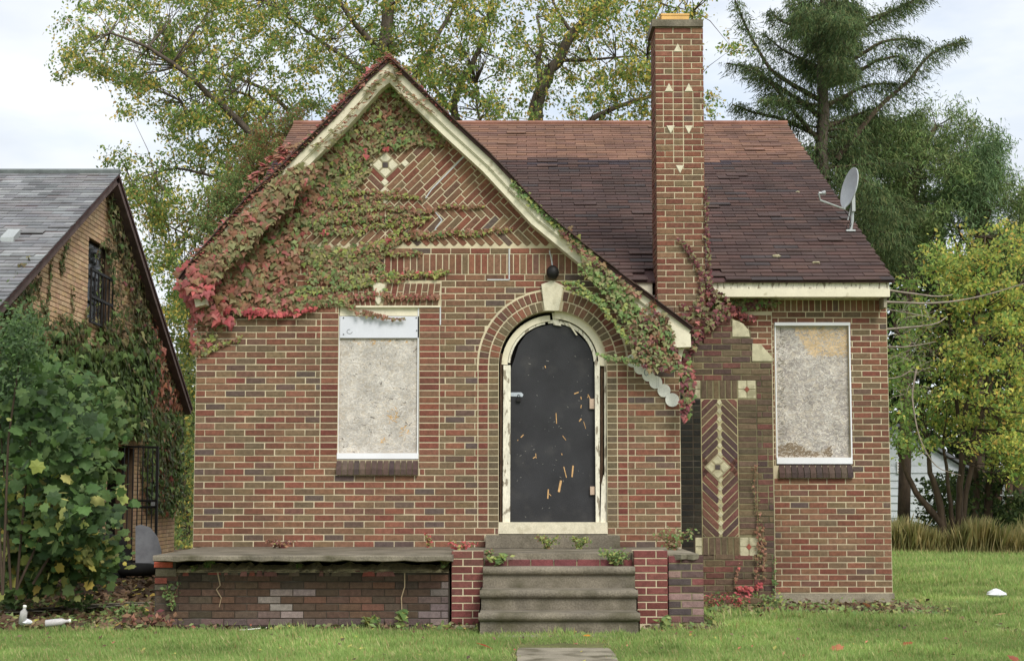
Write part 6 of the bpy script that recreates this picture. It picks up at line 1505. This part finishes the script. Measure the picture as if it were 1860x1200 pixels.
weed('weed', 'small leafy green weed in the driveway by the bushes', 'weed', 140, 1092, 15.2, .25, .18, 150, .07, [(GRN,3),(BG,2)], z=.03, stems=12)
weed('weed', 'pale green low plant at the left edge of the driveway', 'weed', 30, 1085, 15.0, .25, .18, 150, .06, [(BGL,2),(GRN,2)], z=.03, stems=12)
weed('weed', 'low green shoots in the driveway beside the porch corner', 'weed', 225, 1085, 14.6, .25, .12, 110, .06, [(GRN,3),(BRL,1)], z=.03, stems=10)
# ground litter and low weeds in the bare strips
def ground_scatter(name, label, n, x0, x1, y0, y1, T, size, mixw, need_dirt=.3, lift=.01, upn=1.):
    pos, nr, tp, sz, cl = [], [], [], [], []
    while len(pos) < n:
        x, y = random.uniform(x0, x1), random.uniform(y0, y1)
        if float(dirt(np.array(x), np.array(y))) < need_dirt*random.random(): continue
        pos.append((x, y, float(gz(np.array(x), np.array(y)))+lift*random.random())); nr.append((random.gauss(0,.5), random.gauss(-.2,.5), upn)); tp.append((random.gauss(0,1), random.gauss(0,1), random.gauss(0,.3))); sz.append(size*random.uniform(.5,1.4)); cl.append(pickc(mixw))
    o = scatter(name, T, pos, nr, tp, sz, cl, LEAF, kind='stuff'); tag(o, label, 'litter'); return o
DDL = [s(112,84,58), s(96,74,54), s(128,98,70), s(84,66,50), s(140,112,80)]
ground_scatter('leaf_litter', 'brown fallen leaves covering the driveway soil left of the porch', 5200, -6, -3.3, 13.0, 27, T_IVY, .09, [(DDL,6),(TY,.5),(BRG,1)], .9, .05)
ground_scatter('low_weeds', 'short green weeds scattered in the bare strips around the porch', 5200, -5.5, 6.5, 12.9, 16.6, T_LEAF, .065, [(GRN,5),(YGR,1.5),(OLG,2),(DDL,1.5)], 1.1, .06, .6)
ground_scatter('leaf_litter', 'dry leaf bits along the foot of the porch and chimney', 2200, -4, 4.6, 13.0, 16.6, T_IVY, .05, [(DDL,5),(ORG,.7)], 1.2, .03)
ground_scatter('leaf_litter', 'brown leaves on the worn path across the side lawn', 700, 3.8, 6.5, 12.9, 17, T_IVY, .05, [(DDL,4),(OLG,2)], 1.3, .02)
def lawnleaves():
    pos, nr, tp, sz, cl = [], [], [], [], []
    for _ in range(420):
        x, y = (random.uniform(-5, 5.2), random.uniform(10.4, 13.6)) if random.random() < .45 else (random.uniform(4.3, 11), random.uniform(13.5, 29))
        pos.append((x, y, .045)); nr.append((random.gauss(0,.4), random.gauss(-.4,.4), 1)); tp.append((random.gauss(0,1), random.gauss(0,1), 0)); sz.append(random.uniform(.025,.06)); cl.append(pickc([(DDL,3),(ORG,1),(TY,1)]))
    o = scatter('leaf_litter', T_LEAF, pos, nr, tp, sz, cl, LEAF, kind='stuff'); tag(o, 'small dry leaves dotted over the lawn', 'litter')
lawnleaves()
def fallen(px, py, size, col, lab):
    c = PG(px, py, .05); me = bpy.data.meshes.new('fallen_leaf'); TV, TF = T_MAPLE
    me.from_pydata([tuple(v*size) for v in TV], [], [tuple(int(i) for i in f) for f in TF]); me.materials.append(LEAF)
    o = bpy.data.objects.new('fallen_leaf', me); reg(o, None, c); o.rotation_euler = (random.uniform(-.3,.6), random.uniform(-.4,.4), random.uniform(0,6)); o.color = (*col, 1); tag(o, lab, 'leaf')
fallen(880, 1172, .13, s(170,74,44), 'curled red brown leaf on the lawn left of the concrete path'); fallen(1647, 1168, .09, s(160,80,50), 'red brown fallen leaf on the lawn at the lower right')
fallen(1520, 1176, .1, s(184,120,84), 'pale orange fallen leaf on the lawn below the right window'); fallen(1575, 1098, .09, s(190,130,90), 'tan fallen leaf near the foundation of the right corner')
fallen(1815, 1115, .12, s(196,158,110), 'tan crumpled leaf on the worn path at the right'); fallen(1067, 1153, .06, s(210,140,50), 'small orange leaf on the footing below the steps'); fallen(1842, 1195, .08, s(150,84,60), 'brown leaf at the lower right corner of the lawn')
fallen(60, 1108, .12, s(214,190,60), 'yellow leaf on the driveway near the plastic bottles')
def crumple(px, py, Y, r, lab, m=PLAST, nm='plastic_bag', cat='litter'):
    c = P(px, py, Y); vs, fs = lathe([(.02,-.45),(.7,-.4),(1,-.1),(.85,.25),(.4,.5),(.02,.55)], 12); rr = random.Random(px)
    mb = MB(); mb.add([c+Vector((v[0]*r*rr.uniform(.75,1.25), v[1]*r*.8*rr.uniform(.75,1.25), (v[2]+.4)*r*.75*rr.uniform(.8,1.2))) for v in vs], fs); o = mb.build(nm, m, None, origin=c); tag(o, lab, cat)
c = PG(1811, 1083, .06); crumple(1811, 1083, c.y, .11, 'crumpled white plastic bag on the side lawn at the right')
def bottle(px, py, ax, lab, L_=.2):
    c = PG(px, py, .06); c.z += .03; ax = Vector(ax).normalized(); pr_ = [(0,.026),(.03,.032),(.5,.032),(.72,.03),(.86,.013),(1,.013)]
    mb = MB(); mb.tube([c+ax*(a*L_) for a, _ in pr_], [r for _, r in pr_], 10); b = mb.build('bottle', mat('clear_plastic', s(190,186,184), rough=.25, var=.1) if 'clear_plastic' not in MATS else MATS['clear_plastic'], None, origin=c, smooth=True); tag(b, lab, 'bottle')
    mb = MB(); mb.tube([c+ax*(L_*.99), c+ax*(L_*1.08)], .016, 8); mb.build('cap', MATS['disc_white'], b)
bottle(40, 1138, (.2,-.3,.8), 'pale plastic bottle standing tilted at the left edge of the driveway', .16); bottle(82, 1138, (1,.2,.1), 'clear plastic bottle lying on its side by the driveway')
crumple(48, 1132, PG(48,1140,.05).y, .055, 'small white plastic scrap beside the bottles'); crumple(190, 1052, 17.5, .07, 'white crumpled paper scrap in the driveway leaves')
mb = MB(); c = P(500, 1143, PY-.25); mb.tube([P(436,1144,13.3), P(485,1139,13.3)], .006, 5); o = mb.build('stick', MATS['disc_white'], None, origin=P(436,1144,13.3)); tag(o, 'thin white stick lying along the foot of the porch wall', 'stick')
for pts, lab in (([(395,1038),(400,1062),(393,1070),(402,1085),(398,1102)], 'thin dead root dangling down the left part of the porch wall'), ([(735,1040),(735,1065),(729,1085),(730,1110)], 'thin dead root dangling down the right part of the porch wall')):
    mb = MB(); mb.tube([P(a, b, PY-.02) for a, b in pts], [.007,.006,.006,.005,.003][:len(pts)], 5); o = mb.build('root', mat('pale_root', s(168,148,118)) if 'pale_root' not in MATS else MATS['pale_root'], None, origin=P(*pts[0], PY-.02)); tag(o, lab, 'root')
